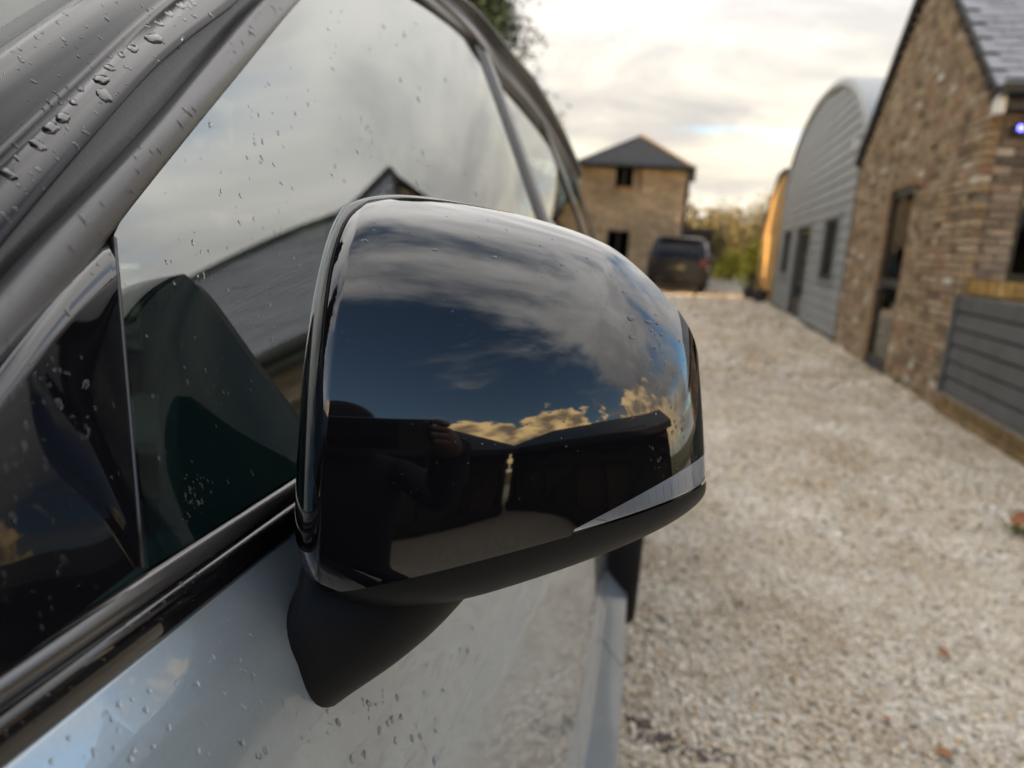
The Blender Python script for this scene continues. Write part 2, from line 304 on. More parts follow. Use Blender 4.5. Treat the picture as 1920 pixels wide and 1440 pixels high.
# ================================================================== GROUND
def ground():
    o = mesh_obj('ground', [(-300, -300, -.03), (300, -300, -.03), (300, 400, -.03), (-300, 400, -.03)], [(0, 1, 2, 3)], 'grass_ground'); tag(o, 'rough grass and earth running out to the hedges', 'ground', kind='structure')
    # gravel drive
    n = 40; P = [[(x, y, .0+.006*math.sin(x*2.1+y*.8)+.005*math.sin(y*1.7-x)) for x in np.linspace(-9, 14, n)] for y in np.linspace(-13, 30.5, 90)]
    d = grid_obj('drive', P, 'soil'); tag(d, 'pale gravel drive between the car and the barns', 'drive', kind='structure')
    p = mesh_obj('path', [(.6, 27.2, .014), (2.05, 27.2, .014), (2.7, 44, .02), (1.2, 44, .02)], [(0, 1, 2, 3)], 'wet_path'); tag(p, 'wet shiny track leading away past the parked cars', 'path', kind='structure')
ground()
def gravel():
    base = np.array([(1,0,0),(-.5,.87,0),(-.5,-.87,0),(.55,.5,.62),(-.7,.1,.55),(.1,-.75,.6),(.0,.0,.95)])
    tri = np.array([(0,1,3),(1,4,3),(1,2,4),(2,5,4),(2,0,5),(0,3,5),(3,4,6),(4,5,6),(5,3,6)])
    pts = []
    for x0, x1, y0, y1, dens, s0, s1 in ((-.6, 2.35, .9, 3.4, 8500, .0032, .0088), (-.6, 2.4, 3.4, 7.5, 3000, .006, .014), (-2.5, 2.4, 7.5, 14, 700, .012, .028), (-3.5, 2.4, 14, 27, 170, .02, .045)):
        n = int((x1-x0)*(y1-y0)*dens); p = np.stack([rng.uniform(x0, x1, n), rng.uniform(y0, y1, n), rng.uniform(s0, s1, n)*rng.choice([1, 1, 1, 1.5], n)], 1); pts.append(p)
    p = np.concatenate(pts); n = len(p)
    ang = rng.uniform(0, 6.28, n); c, s = np.cos(ang), np.sin(ang); st = rng.uniform(.7, 1.3, (n, 3)); st[:, 2] *= .75
    v = base[None]*st[:, None]*p[:, 2][:, None, None] + rng.normal(0, .16, (n, 7, 3))*p[:, 2][:, None, None]
    V = np.empty_like(v); V[..., 0] = v[..., 0]*c[:, None]-v[..., 1]*s[:, None]+p[:, 0][:, None]; V[..., 1] = v[..., 0]*s[:, None]+v[..., 1]*c[:, None]+p[:, 1][:, None]
    V[..., 2] = v[..., 2]+(.006*np.sin(p[:, 0]*2.1+p[:, 1]*.8)+.005*np.sin(p[:, 1]*1.7-p[:, 0]))[:, None]-.001+rng.uniform(0, .004, n)[:, None]
    Fc = (tri[None]+7*np.arange(n)[:, None, None]).reshape(-1)
    me = bpy.data.meshes.new('gravel'); me.vertices.add(7*n); me.vertices.foreach_set('co', V.reshape(-1).astype(np.float32)); nf = len(Fc)//3
    me.loops.add(len(Fc)); me.loops.foreach_set('vertex_index', Fc.astype(np.int32)); me.polygons.add(nf)
    me.polygons.foreach_set('loop_start', np.arange(0, len(Fc), 3, dtype=np.int32)); me.update(); me.validate(); me.materials.append(MATS['gravel'])
    o = link(bpy.data.objects.new('gravel', me)); tag(o, 'loose cream and tan gravel stones covering the drive', 'gravel', kind='stuff')
gravel()

# ================================================================== BRICKWORK helpers
def brick_meshes(l, h, d, m, n=5):
    out = []
    for k in range(n):
        r = random.Random(k*7+int(l*1000)); j = lambda a: r.uniform(-a, a)
        vs = [(x+j(.004), y+j(.003), z+j(.003)) for x, y, z in [(-l/2,0,-h/2),(l/2,0,-h/2),(l/2,d,-h/2),(-l/2,d,-h/2),(-l/2,0,h/2),(l/2,0,h/2),(l/2,d,h/2),(-l/2,d,h/2)]]
        me = bpy.data.meshes.new('brick'); me.from_pydata(vs, [], [(0,3,2,1),(4,5,6,7),(0,1,5,4),(1,2,6,5),(2,3,7,6),(3,0,4,7)]); me.materials.append(MATS[m]); out.append(me)
    return out
def lay_bricks(parent, spots, meshes, frame, limit, key):
    """spots: (u, z, scale_u) on the wall; frame(u, z) -> (loc, rotz). The ones that show largest become objects, the rest one joined part"""
    spots = sorted(spots, key=key)
    for i, (u, z, su) in enumerate(spots[:limit]):
        loc, rz = frame(u, z); share('brick', random.choice(meshes), parent, loc, (0, random.uniform(-.012, .012), rz+random.uniform(-.006, .006)), (su, 1, random.uniform(.94, 1.03)))
    rest = spots[limit:]
    if rest:
        mb = MB()
        for u, z, su in rest:
            loc, rz = frame(u, z); me = random.choice(meshes); c, s = math.cos(rz), math.sin(rz); sy = 1
            mb.add([(loc[0]+c*v.co.x*su-s*v.co.y, loc[1]+s*v.co.x*su+c*v.co.y, loc[2]+v.co.z) for v in me.vertices], [tuple(p.vertices) for p in me.polygons])
        o = mb.build('brickwork', meshes[0].materials[0].name, parent); o['kind'] = 'stuff'

# ================================================================== BRICK BARN (gable end on the drive)
BX = 2.36
def brick_barn():
    root = empty('brick_barn', (BX, 7.25, 0)); tag(root, 'brick barn with slate roof, its gable end on the gravel drive, nearest building', 'barn')
    y0, y1, eave, ym, peak = 0., 5.05, 2.83, 2.52, 4.80   # local to root (x into the building)
    def top(y): return eave+(peak-eave)*(1-abs(y-ym)/(ym if y < ym else y1-ym))
    # openings on the gable: door; on the front wall: window
    dy0, dy1, dz = 1.92, 2.95, 2.2
    core = MB(); t = .3
    core.prism([(.035, y0+.035, 0), (.035, dy0+.02, 0), (.035, dy0+.02, top(dy0)-.02), (.035, y0+.035, top(y0+.035)-.02)], (t, 0, 0))
    core.prism([(.035, dy1-.02, 0), (.035, y1, 0), (.035, y1, top(y1)-.02), (.035, dy1-.02, top(dy1)-.02)], (t, 0, 0))
    core.prism([(.035, dy0+.02, dz), (.035, dy1-.02, dz), (.035, dy1-.02, top(dy1)-.03), (.035, ym, peak-.03), (.035, dy0+.02, top(dy0)-.03)], (t, 0, 0))
    g = core.build('gable_wall', 'mortar', root)
    meshes = brick_meshes(.215, .064, .09, 'brick')
    spots = []; z = .04; row = 0
    while z < peak-.1:
        off = .1125*(row % 2); y = y0-.1+off
        while y < y1:
            a, b = max(y, y0+.002), min(y+.215, y1)
            if b-a > .05:
                m_ = (a+b)/2; ok = z+.04 < top(m_)-.05
                if z-.03 < dz and b > dy0 and a < dy1:
                    if a < dy0-.05: b = dy0; m_ = (a+b)/2
                    elif b > dy1+.05: a = dy1; m_ = (a+b)/2
                    else: ok = False
                if ok and random.random() > .004: spots.append((m_, z, (b-a)/.215))
            y += .225
        z += .075; row += 1
    lay_bricks(g, spots, meshes, lambda u, z: ((random.uniform(-.004, .004), u, z), -math.pi/2), 300, lambda s: s[0]*1.0+abs(s[1]-1.9)*.35)
    # brick faces look out along -X: local +Y of a brick points into the wall
    # front wall, facing back down the drive towards the camera
    fw = MB(); wx0, wx1, wz0, wz1 = .345, 1.64, 1.2, 2.25; L = 6.
    fw.box((.036, .036, 0), (wx0, .33, eave)); fw.box((wx1, .036, 0), (L, .33, eave)); fw.box((wx0, .036, 0), (wx1, .33, wz0-.13)); fw.box((wx0, .036, wz1), (wx1, .33, eave))
    f = fw.build('front_wall', 'mortar', root)
    mg = brick_meshes(.215, .064, .09, 'brick_grey'); spots = []; z = .04; row = 0
    while z < eave-.03:
        x = -.1+.1125*((row+1) % 2)
        while x < L:
            a, b = max(x, .095), min(x+.215, L); ok = b-a > .05
            if ok and wz0-.16 < z < wz1 and b > wx0 and a < wx1:
                if a < wx0-.05: b = wx0
                elif b > wx1+.05: a = wx1
                else: ok = False
            if ok: spots.append(((a+b)/2, z, (b-a)/.215))
            x += .225
        z += .075; row += 1
    lay_bricks(f, spots, mg, lambda u, z: ((u, random.uniform(-.004, .004), z), 0.), 220, lambda s: s[0]+(3 if s[1] < 1 else 0))
    sill = empty('window_sill', (0, 0, 0), parent=root)
    ms = brick_meshes(.064, .135, .14, 'brick_buff')
    for k, x in enumerate(np.arange(.10, 2.1, .074)): share('brick', ms[k % 5], sill, (x, -.028+random.uniform(-.003, .003), wz0-.068))
    w = empty('window', (0, 0, 0), parent=root)
    mb = MB()
    for a, b in (((wx0, .1, wz0), (wx0+.07, .17, wz1)), ((wx1-.07, .1, wz0), (wx1, .17, wz1)), ((wx0+.07, .1, wz0), (wx1-.07, .17, wz0+.07)), ((wx0+.07, .1, wz1-.07), (wx1-.07, .17, wz1)), ((1.08, .1, wz0+.07), (1.13, .17, wz1-.07))): mb.box(a, b)
    mb.build('frame', 'dark_frame', w)
    for a, b in ((wx0+.07, 1.08), (1.13, wx1-.07)): box_obj('pane', (a, .13, wz0+.07), (b, .136, wz1-.07), 'pane_glass', w)
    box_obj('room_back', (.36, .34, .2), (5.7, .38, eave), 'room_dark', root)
    # roof: near slope (towards -Y) of individual slates, far slope joined
    ov = .07; nl = Vector((0, -ym, 0)); sl = math.hypot(ym, peak-eave); dirv = np.array([0, ym/sl, (peak-eave)/sl]); nrm = np.array([0, -(peak-eave)/sl, ym/sl])
    e0 = np.array([0, 0, eave]) - dirv*.22
    roof = empty('roof', (0, 0, 0), parent=root)
    deck = MB(); q = [(-ov, *(e0+nrm*.05)[1:]), (L, *(e0+nrm*.05)[1:]), (L, ym, peak+.06), (-ov, ym, peak+.06)]; deck.prism(q, tuple(nrm*.03)); 
    y1e = y1+.15; ze = eave-(peak-eave)/(y1-ym)*.15+.06
    deck.prism([(-ov, ym, peak+.065), (L, ym, peak+.065), (L, y1e, ze), (-ov, y1e, ze)], (0, .02, .03)); deck.build('roof_deck', 'charcoal', roof)
    sm = []
    for k in range(4):
        me = bpy.data.meshes.new('slate'); w_ = .215; h_ = .27; t_ = .010; u, v, n_ = np.array([1., 0, 0]), dirv, nrm
        co = [tuple(u*a+v*b+n_*(c+(h_-b)*.045)) for c in (0, t_) for a, b in ((-w_/2, 0), (w_/2, 0), (w_/2, h_), (-w_/2, h_))]
        me.from_pydata(co, [], [(0,3,2,1),(4,5,6,7),(0,1,5,4),(1,2,6,5),(2,3,7,6),(3,0,4,7)]); me.materials.append(MATS['slate']); sm.append(me)
    nrow = int((sl+.22)/.155); k = 0; rest = MB()
    for r in range(nrow):
        for c in range(27):
            x = -ov+.11+c*.222+(.111 if r % 2 else 0); p = e0+dirv*(r*.155)+nrm*.082; me = sm[k % 4]; k += 1
            if c < 14: share('slate', me, roof, (x, p[1], p[2]+random.uniform(-.002, .002)), (random.uniform(-.006, .006), random.uniform(-.006, .006), 0))
            else: rest.add([(x+v.co.x, p[1]+v.co.y, p[2]+v.co.z) for v in me.vertices], [tuple(q.vertices) for q in me.polygons])
    o_ = rest.build('slates', 'slate', roof); o_['kind'] = 'stuff'
    MB().tube([(-ov-.02, ym, peak+.1), (L, ym, peak+.1)], .09, 8).build('ridge_tile', 'charcoal', roof)
    # dark corbelled verge along the gable
    vg = empty('verge', (0, 0, 0), parent=root); bvm = brick_meshes(.11, .09, .10, 'timber_dark', 3)
    for (ya, za, yb, zb) in ((-.12, eave-.1, ym, peak+.03), (y1+.1, eave-.09, ym, peak+.03)):
        n = 24
        for i in range(n):
            f_ = (i+.5)/n; share('brick', bvm[i % 3], vg, (-.045-(i % 2)*.012, ya+(yb-ya)*f_, za+(zb-za)*f_-.02), (0, 0, -math.pi/2))
    # gutter, bracket end and light
    gt = MB(); gy, gz = -.26, eave-.12
    gt.prism([(-.05, gy-.07, gz+.07), (-.05, gy-.06, gz), (-.05, gy+.06, gz), (-.05, gy+.07, gz+.07)], (L, 0, 0)); gt.build('gutter', 'dark_frame', root)
    box_obj('fascia', (.0, -.16, eave-.22), (L, -.13, eave+.02), 'charcoal', root); box_obj('soffit', (.0, -.128, eave-.2), (L, .03, eave-.17), 'charcoal', root)
    box_obj('bracket', (-.028, -.2, eave-.26), (.03, -.06, eave-.06), 'white_plastic', root, .008)
    # door: dark frame deep in the opening, two panes
    d = empty('glazed_door', (0, 0, 0), parent=root)
    mb = MB(); xa, xb = .03, .10
    for a, b in (((xa, dy0, .06), (xb, dy0+.08, dz)), ((xa, dy1-.08, .06), (xb, dy1, dz)), ((xa, dy0+.08, dz-.08), (xb, dy1-.08, dz)), ((xa, dy0+.08, .06), (xb, dy1-.08, .16)), ((xa, dy0+.08, 1.02), (xb, dy1-.08, 1.12))): mb.box(a, b)
    mb.build('frame', 'dark_frame', d)
    for a, b in ((.16, 1.02), (1.12, dz-.08)): box_obj('pane', (.045, dy0+.08, a), (.051, dy1-.08, b), 'door_glass', d)
    MB().tube([(.0, dy1-.12, 1.0), (.0, dy1-.22, 1.0)], .012, 6).build('handle', 'trim_metal', d)
    box_obj('threshold', (-.03, dy0-.02, .0), (.2, dy1+.02, .055), 'charcoal', root)
    mb = MB(); mb.box((-.012, dy1, .0), (.10, dy1+.1, dz+.04)); mb.box((-.006, dy0-.02, .0), (.1, dy0, dz+.04)) ; mb.box((-.012, dy0, dz), (.1, dy1, dz+.04)); mb.build('door_jamb', 'plaster', root)
    box_obj('back_wall', (L-.02, .4, 0), (L+.2, y1, eave), 'mortar', root); box_obj('side_wall', (.4, y1-.3, 0), (L-.1, y1-.02, eave-.1), 'mortar', root)
    box_obj('floor', (.36, .4, .01), (L-.1, y1-.4, .05), 'stone_floor', root)
    # security light on the front wall
    lt = empty('wall_light', (BX+.215, 7.25-.02, 2.476)); tag(lt, 'small bright blue light under the slate eaves of the brick barn', 'light')
    box_obj('housing', (-.05, -.05, -.05), (.05, .02, .05), 'dark_frame', lt, .01)
    bm = bmesh.new(); bmesh.ops.create_uvsphere(bm, u_segments=14, v_segments=8, radius=.022); me = bpy.data.meshes.new('bulb'); bm.to_mesh(me); bm.free(); me.materials.append(MATS['led']); share('bulb', me, lt, (0, -.055, 0))
brick_barn()

# ================================================================== board planter wall along the drive
def board_wall():
    r = empty('board_fence', (BX, 7.22, 0)); tag(r, 'low grey board fence on a brick plinth in front of the brick barn', 'fence')
    Lg = 5.4; n = 6; h = (1.06-.19)/n
    for k in range(n):
        z0 = .19+k*h; o = MB().prism([(.02, 0, z0+.004), (-.022, 0, z0+.004), (-.010, 0, z0+h-.012), (.02, 0, z0+h-.012)], (0, -Lg, 0)).build('board', 'grey_board', r); bv(o, .004, 1)
    box_obj('backing', (.022, -Lg, .18), (.06, 0, 1.03), 'charcoal', r); box_obj('post', (-.035, -.06, .18), (.02, .012, 1.062), 'grey_board', r, .004)
    pl = box_obj('plinth', (-.03, -Lg, 0), (.2, 0, .185), 'mortar', r)
    ms = brick_meshes(.215, .064, .1, 'brick_plinth'); 
    for row in range(2):
        y = -.11-(.11 if row else 0)
        while y > -Lg+.1: share('brick', random.choice(ms), pl, (-.045+random.uniform(-.005, .005), y, .05+row*.08), (random.uniform(-.03, .03), 0, -math.pi/2), (1, .9, 1.08)); y -= .226
board_wall()

# ================================================================== ARCHED BARN
def arched_barn():
    r = empty('arched_barn', (BX+.06, 12.42, 0)); tag(r, 'grey clad barn with a rounded arched gable beside the brick barn', 'barn')
    Y1 = 9.9; spring = 3.02; rise = 1.66; ym = Y1/2
    def top(y):
        t = abs((y-ym)/ym); return spring+rise*max(0., 1-t**2.25)**.72
    ys_for = lambda z: (0., Y1) if z <= spring else ((lambda t: (ym-t*ym, ym+t*ym))((1-((z-spring)/rise)**(1/.72))**(1/2.25)) if z < spring+rise else None)
    opn = [(1.15, 2.45, .98, 2.06), (4.1, 6.1, .06, 2.04), (7.15, 8.6, .95, 2.03)]
    cl = empty('cladding', (0, 0, 0), parent=r); h = .2; z = .08
    while z < spring+rise-.04:
        e = ys_for(z+h*.5); e2 = ys_for(z+h)
        if e is None: break
        if e2 is None: e2 = (ym, ym)
        e1 = ys_for(z)
        segs = [(e1[0], e1[1])]
        for a, b, c, d in opn:
            if z+h*.5 > c and z+h*.5 < d:
                segs = [s for q in segs for s in ([(q[0], a), (b, q[1])] if q[0] < a and q[1] > b else [q])]
        for a, b in segs:
            mb = MB(); a2 = max(a, e2[0]) if a == e1[0] else a; b2 = min(b, e2[1]) if b == e1[1] else b
            mb.add([(-.022, a, z), (-.022, b, z), (.0, b2, z+h), (.0, a2, z+h), (.03, a, z), (.03, b, z), (.03, b2, z+h), (.03, a2, z+h)], [(0,1,2,3)[::-1], (4,5,6,7), (0,1,5,4), (1,2,6,5), (2,3,7,6), (3,0,4,7)]); mb.build('plank', 'cladding', cl)
        z += h
    box_obj('base_strip', (-.03, 0, 0), (.04, 4.1, .078), 'charcoal', r); box_obj('base_strip', (-.03, 6.1, 0), (.04, Y1, .078), 'charcoal', r)
    yy = np.linspace(0, Y1, 49); outer = [(y, top(y)) for y in yy]
    ov = .30
    P = [[(x, y+(y-ym)*s*.012, z_+s*.13) for (y, z_) in outer] for x, s in ((.03, 0), (-.05, 0), (-.05, .35), (-.05, 1), (.0, 1.25))]
    grid_obj('arch_trim', P, 'arch_trim', r)
    P = [[(x, y+(y-ym)*.015, z_+.16+.012*(k % 2)) for k, (y, z_) in enumerate(outer)] for x in (0., 3., 7.)]
    grid_obj('roof', P, 'roof_metal', r)
    for a, b, c, d in opn:
        w = empty('window' if c > .5 else 'door', (0, 0, 0), parent=r); mb = MB(); f = .06
        for p, q in (((.02, a, c), (.08, a+f, d)), ((.02, b-f, c), (.08, b, d)), ((.02, a+f, c), (.08, b-f, c+f)), ((.02, a+f, d-f), (.08, b-f, d)), ((.02, (a+b)/2-f/2, c+f), (.08, (a+b)/2+f/2, d-f))): mb.box(p, q)
        mb.build('frame', 'dark_frame', w)
        for p, q in ((a+f, (a+b)/2-f/2), ((a+b)/2+f/2, b-f)): box_obj('pane', (.05, p, c+f), (.055, q, d-f), 'dark_glass', w)
        mb = MB(); mb.box((-.035, a-.09, c-.02), (-.002, a, d+.09)); mb.box((-.035, b, c-.02), (-.002, b+.09, d+.09)); mb.box((-.035, a, d), (-.002, b, d+.09))
        if c > .5: mb.box((-.055, a-.09, c-.08), (.0, b+.09, c-.021))
        mb.build('surround', 'cladding', w)
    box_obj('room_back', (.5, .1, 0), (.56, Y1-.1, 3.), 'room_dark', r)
    dp = MB(); dp.tube([(-.02, -.07, 3.0), (-.02, -.07, .05)], .05, 8); dp.box((-.08, -.13, 2.96), (.05, 0., 3.2)); dp.build('downpipe', 'dark_frame', r)
    box_obj('flood_light', (-.16, .06, 3.02), (-.03, .2, 3.16), 'white_plastic', r, .015)
    box_obj('side_wall', (.04, Y1-.06, 0), (7, Y1, spring), 'cladding', r); box_obj('side_wall', (.04, 0, 0), (7, .06, spring), 'cladding', r)
arched_barn()

def sunlit_barn():
    r = empty('sunlit_barn', (BX+.05, 23.0, 0)); tag(r, 'far brick barn wall glowing orange in low sun past the arched barn', 'barn')
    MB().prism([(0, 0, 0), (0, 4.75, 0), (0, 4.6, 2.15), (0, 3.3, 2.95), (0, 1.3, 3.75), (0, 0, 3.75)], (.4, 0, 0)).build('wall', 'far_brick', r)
    MB().prism([(-.06, -.2, 3.78), (-.06, 1.32, 3.78), (-.06, 3.34, 2.97), (-.06, 4.75, 2.13), (-.06, 4.8, 2.22), (-.06, 3.36, 3.08), (-.06, 1.34, 3.88), (-.06, -.2, 3.88)], (6, 0, 0)).build('roof', 'charcoal', r)
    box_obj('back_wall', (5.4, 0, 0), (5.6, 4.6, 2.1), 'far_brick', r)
sunlit_barn()

# ================================================================== HOUSE at the end of the drive
def house():
    r = empty('brick_house', (-.44, 29, 0)); tag(r, 'two storey tan brick house with hipped slate roof at the end of the drive', 'house')
    Wd, D, ev, pk = 4.1, 4.6, 4.42, 5.62; wx = -2.05
    wins = [(-2.74, -2.02, 3.62, 4.40), (-2.85, -1.95, 0., 2.0)]
    xs = sorted({-Wd, 0., *[w[0] for w in wins], *[w[1] for w in wins]}); mb = MB()
    for a, b in zip(xs[:-1], xs[1:]):
        hs = [(w[2], w[3]) for w in wins if w[0] <= a+1e-6 and w[1] >= b-1e-6]; z = 0
        for c, d in sorted(hs):
            if c > z: mb.box((a, 0, z), (b, .3, c))
            z = d
        if z < ev: mb.box((a, 0, z), (b, .3, ev))
    mb.box((-Wd, .301, 0), (-Wd+.3, D, ev)); mb.box((-.3, .301, 0), (0, D, ev)); mb.box((-Wd+.3, D-.3, 0), (-.3, D, ev)); mb.build('wall', 'house_brick', r)
    for a, b, c, d in wins:
        w = empty('window' if c > .5 else 'door', (0, 0, 0), parent=r); f = .06; m2 = MB()
        for p, q in (((a, .1, c), (a+f, .18, d)), ((b-f, .1, c), (b, .18, d)), ((a+f, .1, d-f), (b-f, .18, d)), ((a+f, .1, c), (b-f, .18, c+f)), (((a+b)/2-.03, .1, c+f), ((a+b)/2+.03, .18, d-f))): m2.box(p, q)
        m2.build('frame', 'dark_frame', w); box_obj('pane', (a+f, .14, c+f), (b-f, .15, d-f), 'dark_glass', w)
        if c > .5: box_obj('sill', (a-.06, -.06, c-.07), (b+.06, .1, c-.002), 'far_brick', w)
    o = .28; A, B, Cc, Dd = (-Wd-o, -o, ev-.02), (o, -o, ev-.02), (o, D+o, ev-.02), (-Wd-o, D+o, ev-.02); p1, p2 = (wx, 2.9, pk), (-Wd-wx, 2.9, pk)
    rf = MB().add([A, B, Cc, Dd, (wx, D/2, pk+.25), (-Wd-wx-.01, D/2, pk+.25)], [(0, 1, 4, 5), (1, 2, 4), (2, 3, 5, 4), (3, 0, 5), (0, 3, 2, 1)]).build('roof', 'slate_dark', r)
    mb = MB()
    for k in range(1, 11):
        t = k/11; mb.prism([tuple(np.add(np.add(A, np.multiply(t, np.subtract((-Wd-wx, D/2, pk+.25), A))), (0, 0, .012))), tuple(np.add(np.add(B, np.multiply(t, np.subtract((wx, D/2, pk+.25), B))), (0, 0, .012))),
                            tuple(np.add(np.add(B, np.multiply(t+.012, np.subtract((wx, D/2, pk+.25), B))), (0, 0, .03))), tuple(np.add(np.add(A, np.multiply(t+.012, np.subtract((-Wd-wx, D/2, pk+.25), A))), (0, 0, .03)))], (0, -.01, .006))
    mb.build('slate_courses', 'slate_dark', rf)
    MB().tube([B, (wx, D/2, pk+.27)], .06, 6).build('hip_tile', 'far_brick', rf); MB().tube([A, (-Wd-wx, D/2, pk+.27)], .06, 6).build('hip_tile', 'charcoal', rf)
    mb = MB().tube([(-Wd-o, -o-.05, ev+.0), (o, -o-.05, ev+.0)], .07, 6); mb.build('gutter', 'dark_frame', r)
    MB().tube([(.06, -.06, ev), (.06, -.06, 0)], .06, 8).build('downpipe', 'dark_frame', r)
    MB().tube([(-1.75, -.06, ev), (-1.75, -.06, 3.5)], .025, 6).build('vent_pipe', 'timber_dark', r)
    s = empty('low_shed', (.3, 33, 0)); tag(s, 'low dark flat roofed shed tucked behind the tan brick house', 'shed')
    box_obj('wall', (-1.2, 0, 0), (.55, 3, 2.2), 'timber_dark', s); box_obj('roof', (-1.3, -.2, 2.2), (.62, 3.2, 2.42), 'charcoal', s)
house()

# ================================================================== PARKED CARS far up the drive
def far_car(name, loc, label, paint, rz=0., group='cars parked by the house'):
    r = empty(name, loc, rz); tag(r, label, 'car', group)
    # sections along Y (0 = tail): half width at z levels
    ys = [0, .12, .35, 1.2, 2.6, 3.2, 3.7, 4.4, 4.55]; prof = [(.32, .86), (.55, .93), (.85, .95), (1.05, .93)]
    roofz = [1.05, 1.52, 1.76, 1.82, 1.76, 1.5, 1.12, 1.0, .8]; rw = [.90, .82, .78, .77, .77, .78, .84, .82, .7]
    P = []
    for i, y in enumerate(ys):
        s = .93 if i in (0, 8) else 1; left = []
        for z, w in prof: left.append((w*s, y+(.0 if z > .4 else .04), min(z, roofz[i])))
        left += [(rw[i], y, max(roofz[i]-.06, 1.05) if roofz[i] > 1.1 else roofz[i]), (rw[i]*.85, y, roofz[i])]
        P.append(left + [(-a, b, c) for a, b, c in left[::-1]])
    o = grid_obj('body', P, paint, r, smooth=True); o.data.set_sharp_from_angle(angle=math.radians(35))
    mb = MB().add(P[0], [tuple(range(len(P[0])))]); mb.add(P[-1], [tuple(range(len(P[-1])))[::-1]]); mb.box((-.85, .1, .28), (.85, 4.4, .34)); mb.build('tail_panel', paint, r)
    MB().prism([(-.66, -.005, 1.10), (.66, -.005, 1.10), (.56, .245, 1.60), (-.56, .245, 1.60)], (0, -.03, .01)).build('rear_window', 'privacy_glass', r)
    box_obj('rear_spoiler', (-.66, .1, 1.69), (.66, .4, 1.74), paint, r, .01)
    for s in (-1, 1):
        box_obj('tail_light', (s*.83-.1, -.03, .88), (s*.83+.1, .1, 1.10), 'tail_red', r, .02)
        for y in (.85, 3.65):
            w = empty('wheel', (s*.83, y, .35), parent=r); mb = MB(); bm = bmesh.new(); bmesh.ops.create_cone(bm, cap_ends=True, segments=28, radius1=.35, radius2=.35, depth=.24, matrix=Matrix.Rotation(math.pi/2, 4, 'Y')); me = bpy.data.meshes.new('tyre'); bm.to_mesh(me); bm.free(); me.materials.append(MATS['tyre']); t = share('tyre', me, w); bv(t, .03, 2)
            bm = bmesh.new(); bmesh.ops.create_cone(bm, cap_ends=True, segments=20, radius1=.22, radius2=.2, depth=.25, matrix=Matrix.Rotation(math.pi/2, 4, 'Y')); me = bpy.data.meshes.new('rim'); bm.to_mesh(me); bm.free(); me.materials.append(MATS['alloy']); share('rim', me, w)
        MB().prism([(s*.955, .5, 1.08), (s*.955, 3.3, 1.08), (s*.74, 2.8, 1.62), (s*.74, .6, 1.62)], (s*.012, 0, .004)).build('side_window', 'dark_glass', r)
        box_obj('door_mirror', (s*1.02-.09, 3.0, 1.05), (s*1.02+.09, 3.1, 1.2), paint, r, .03)
    box_obj('bumper', (-.9, -.09, .34), (.9, .2, .62), 'matte_plastic', r, .04); box_obj('number_plate', (-.26, -.05, .78), (.26, -.02, .89), 'plate_yellow', r)
far_car('parked_car', (-.38, 23.7, 0), 'dark parked car seen from behind in front of the tan house', 'car_navy')
far_car('parked_car', (-.2, 28.7, .0), 'pale silver car mostly hidden behind the dark parked car', 'car_silver')

# ================================================================== PLANTS
def leaf_cloud(n, fn, size, squash=1.):
    """n random leaf quads at points fn(n) -> (n,3)"""
    p = fn(n); a = rng.normal(size=(n, 3)); a /= np.linalg.norm(a, axis=1)[:, None]; b = np.cross(a, rng.normal(size=(n, 3))); b /= np.linalg.norm(b, axis=1)[:, None]
    s = rng.uniform(.5, 1.2, n)[:, None]*size; a = a*s; b = b*s*.45
    V = np.stack([p-a, p-b*.9, p+a, p+b], 1).reshape(-1, 3); return V, [(4*i, 4*i+1, 4*i+2, 4*i+3) for i in range(n)]
def conifer(loc, h, rad, n, label, size=.22):
    r = empty('conifer', loc); tag(r, label, 'tree', 'dark conifers beside the drive')
    MB().tube([(0, 0, 0), (.05, 0, h*.5), (0, .05, h*.97)], [.22, .12, .02], 8).build('trunk', 'bark', r)
    tips = []
    for k in range(int(22*h/8)):
        z = h*(.08+.9*(k/(22*h/8))); rr = rad*(1-(z/h)**1.5)*random.uniform(.75, 1.12); nb = 7
        for j in range(nb): a = 6.28*(j+random.random())/nb; tips.append((z, rr*random.uniform(.8, 1.1), a))
    tips = np.array(tips)
    def fn(n):
        t = tips[rng.integers(0, len(tips), n)]; f = rng.uniform(.12, 1, n)**.6; rr = t[:, 1]*f; sp = .10+.16*f
        return np.stack([rr*np.cos(t[:, 2]), rr*np.sin(t[:, 2]), t[:, 0]-.28*rr*f+.1], 1)+rng.normal(0, 1, (n, 3))*sp[:, None]
    V, f = leaf_cloud(n, fn, size); mesh_obj('crown', V, f, 'needles', r)
    bt = MB()
    for z, rr, a in tips[::2]: bt.tube([(0, 0, z+.1), (rr*.9*math.cos(a), rr*.9*math.sin(a), z-.2*rr)], [.03, .008], 4)
    bt.build('branches', 'bark', r)
conifer((-8.45, 21.5, 0), 18., 5.2, 120000, 'tall dark conifer rising behind the roof of the near car', .12)
for i, (x, y, h, rr, lb) in enumerate(((-9.5, 27.5, 12, 3.4, 'dark conifer added behind the tallest one to shade the tan house'), (-8, 7.6, 9.5, 2.6, 'dark conifer on the far side of the car, third in the row'),  # first tree is added to keep the sun off the house
                                 (-6.5, 1.5, 8., 2.2, 'dark conifer on the far side of the car, fourth in the row'), (-5.5, -3.2, 9., 2.4, 'dark conifer level with the bonnet of the car'))):
    conifer((x, y, 0), h, rr, 4200, lb, .36)
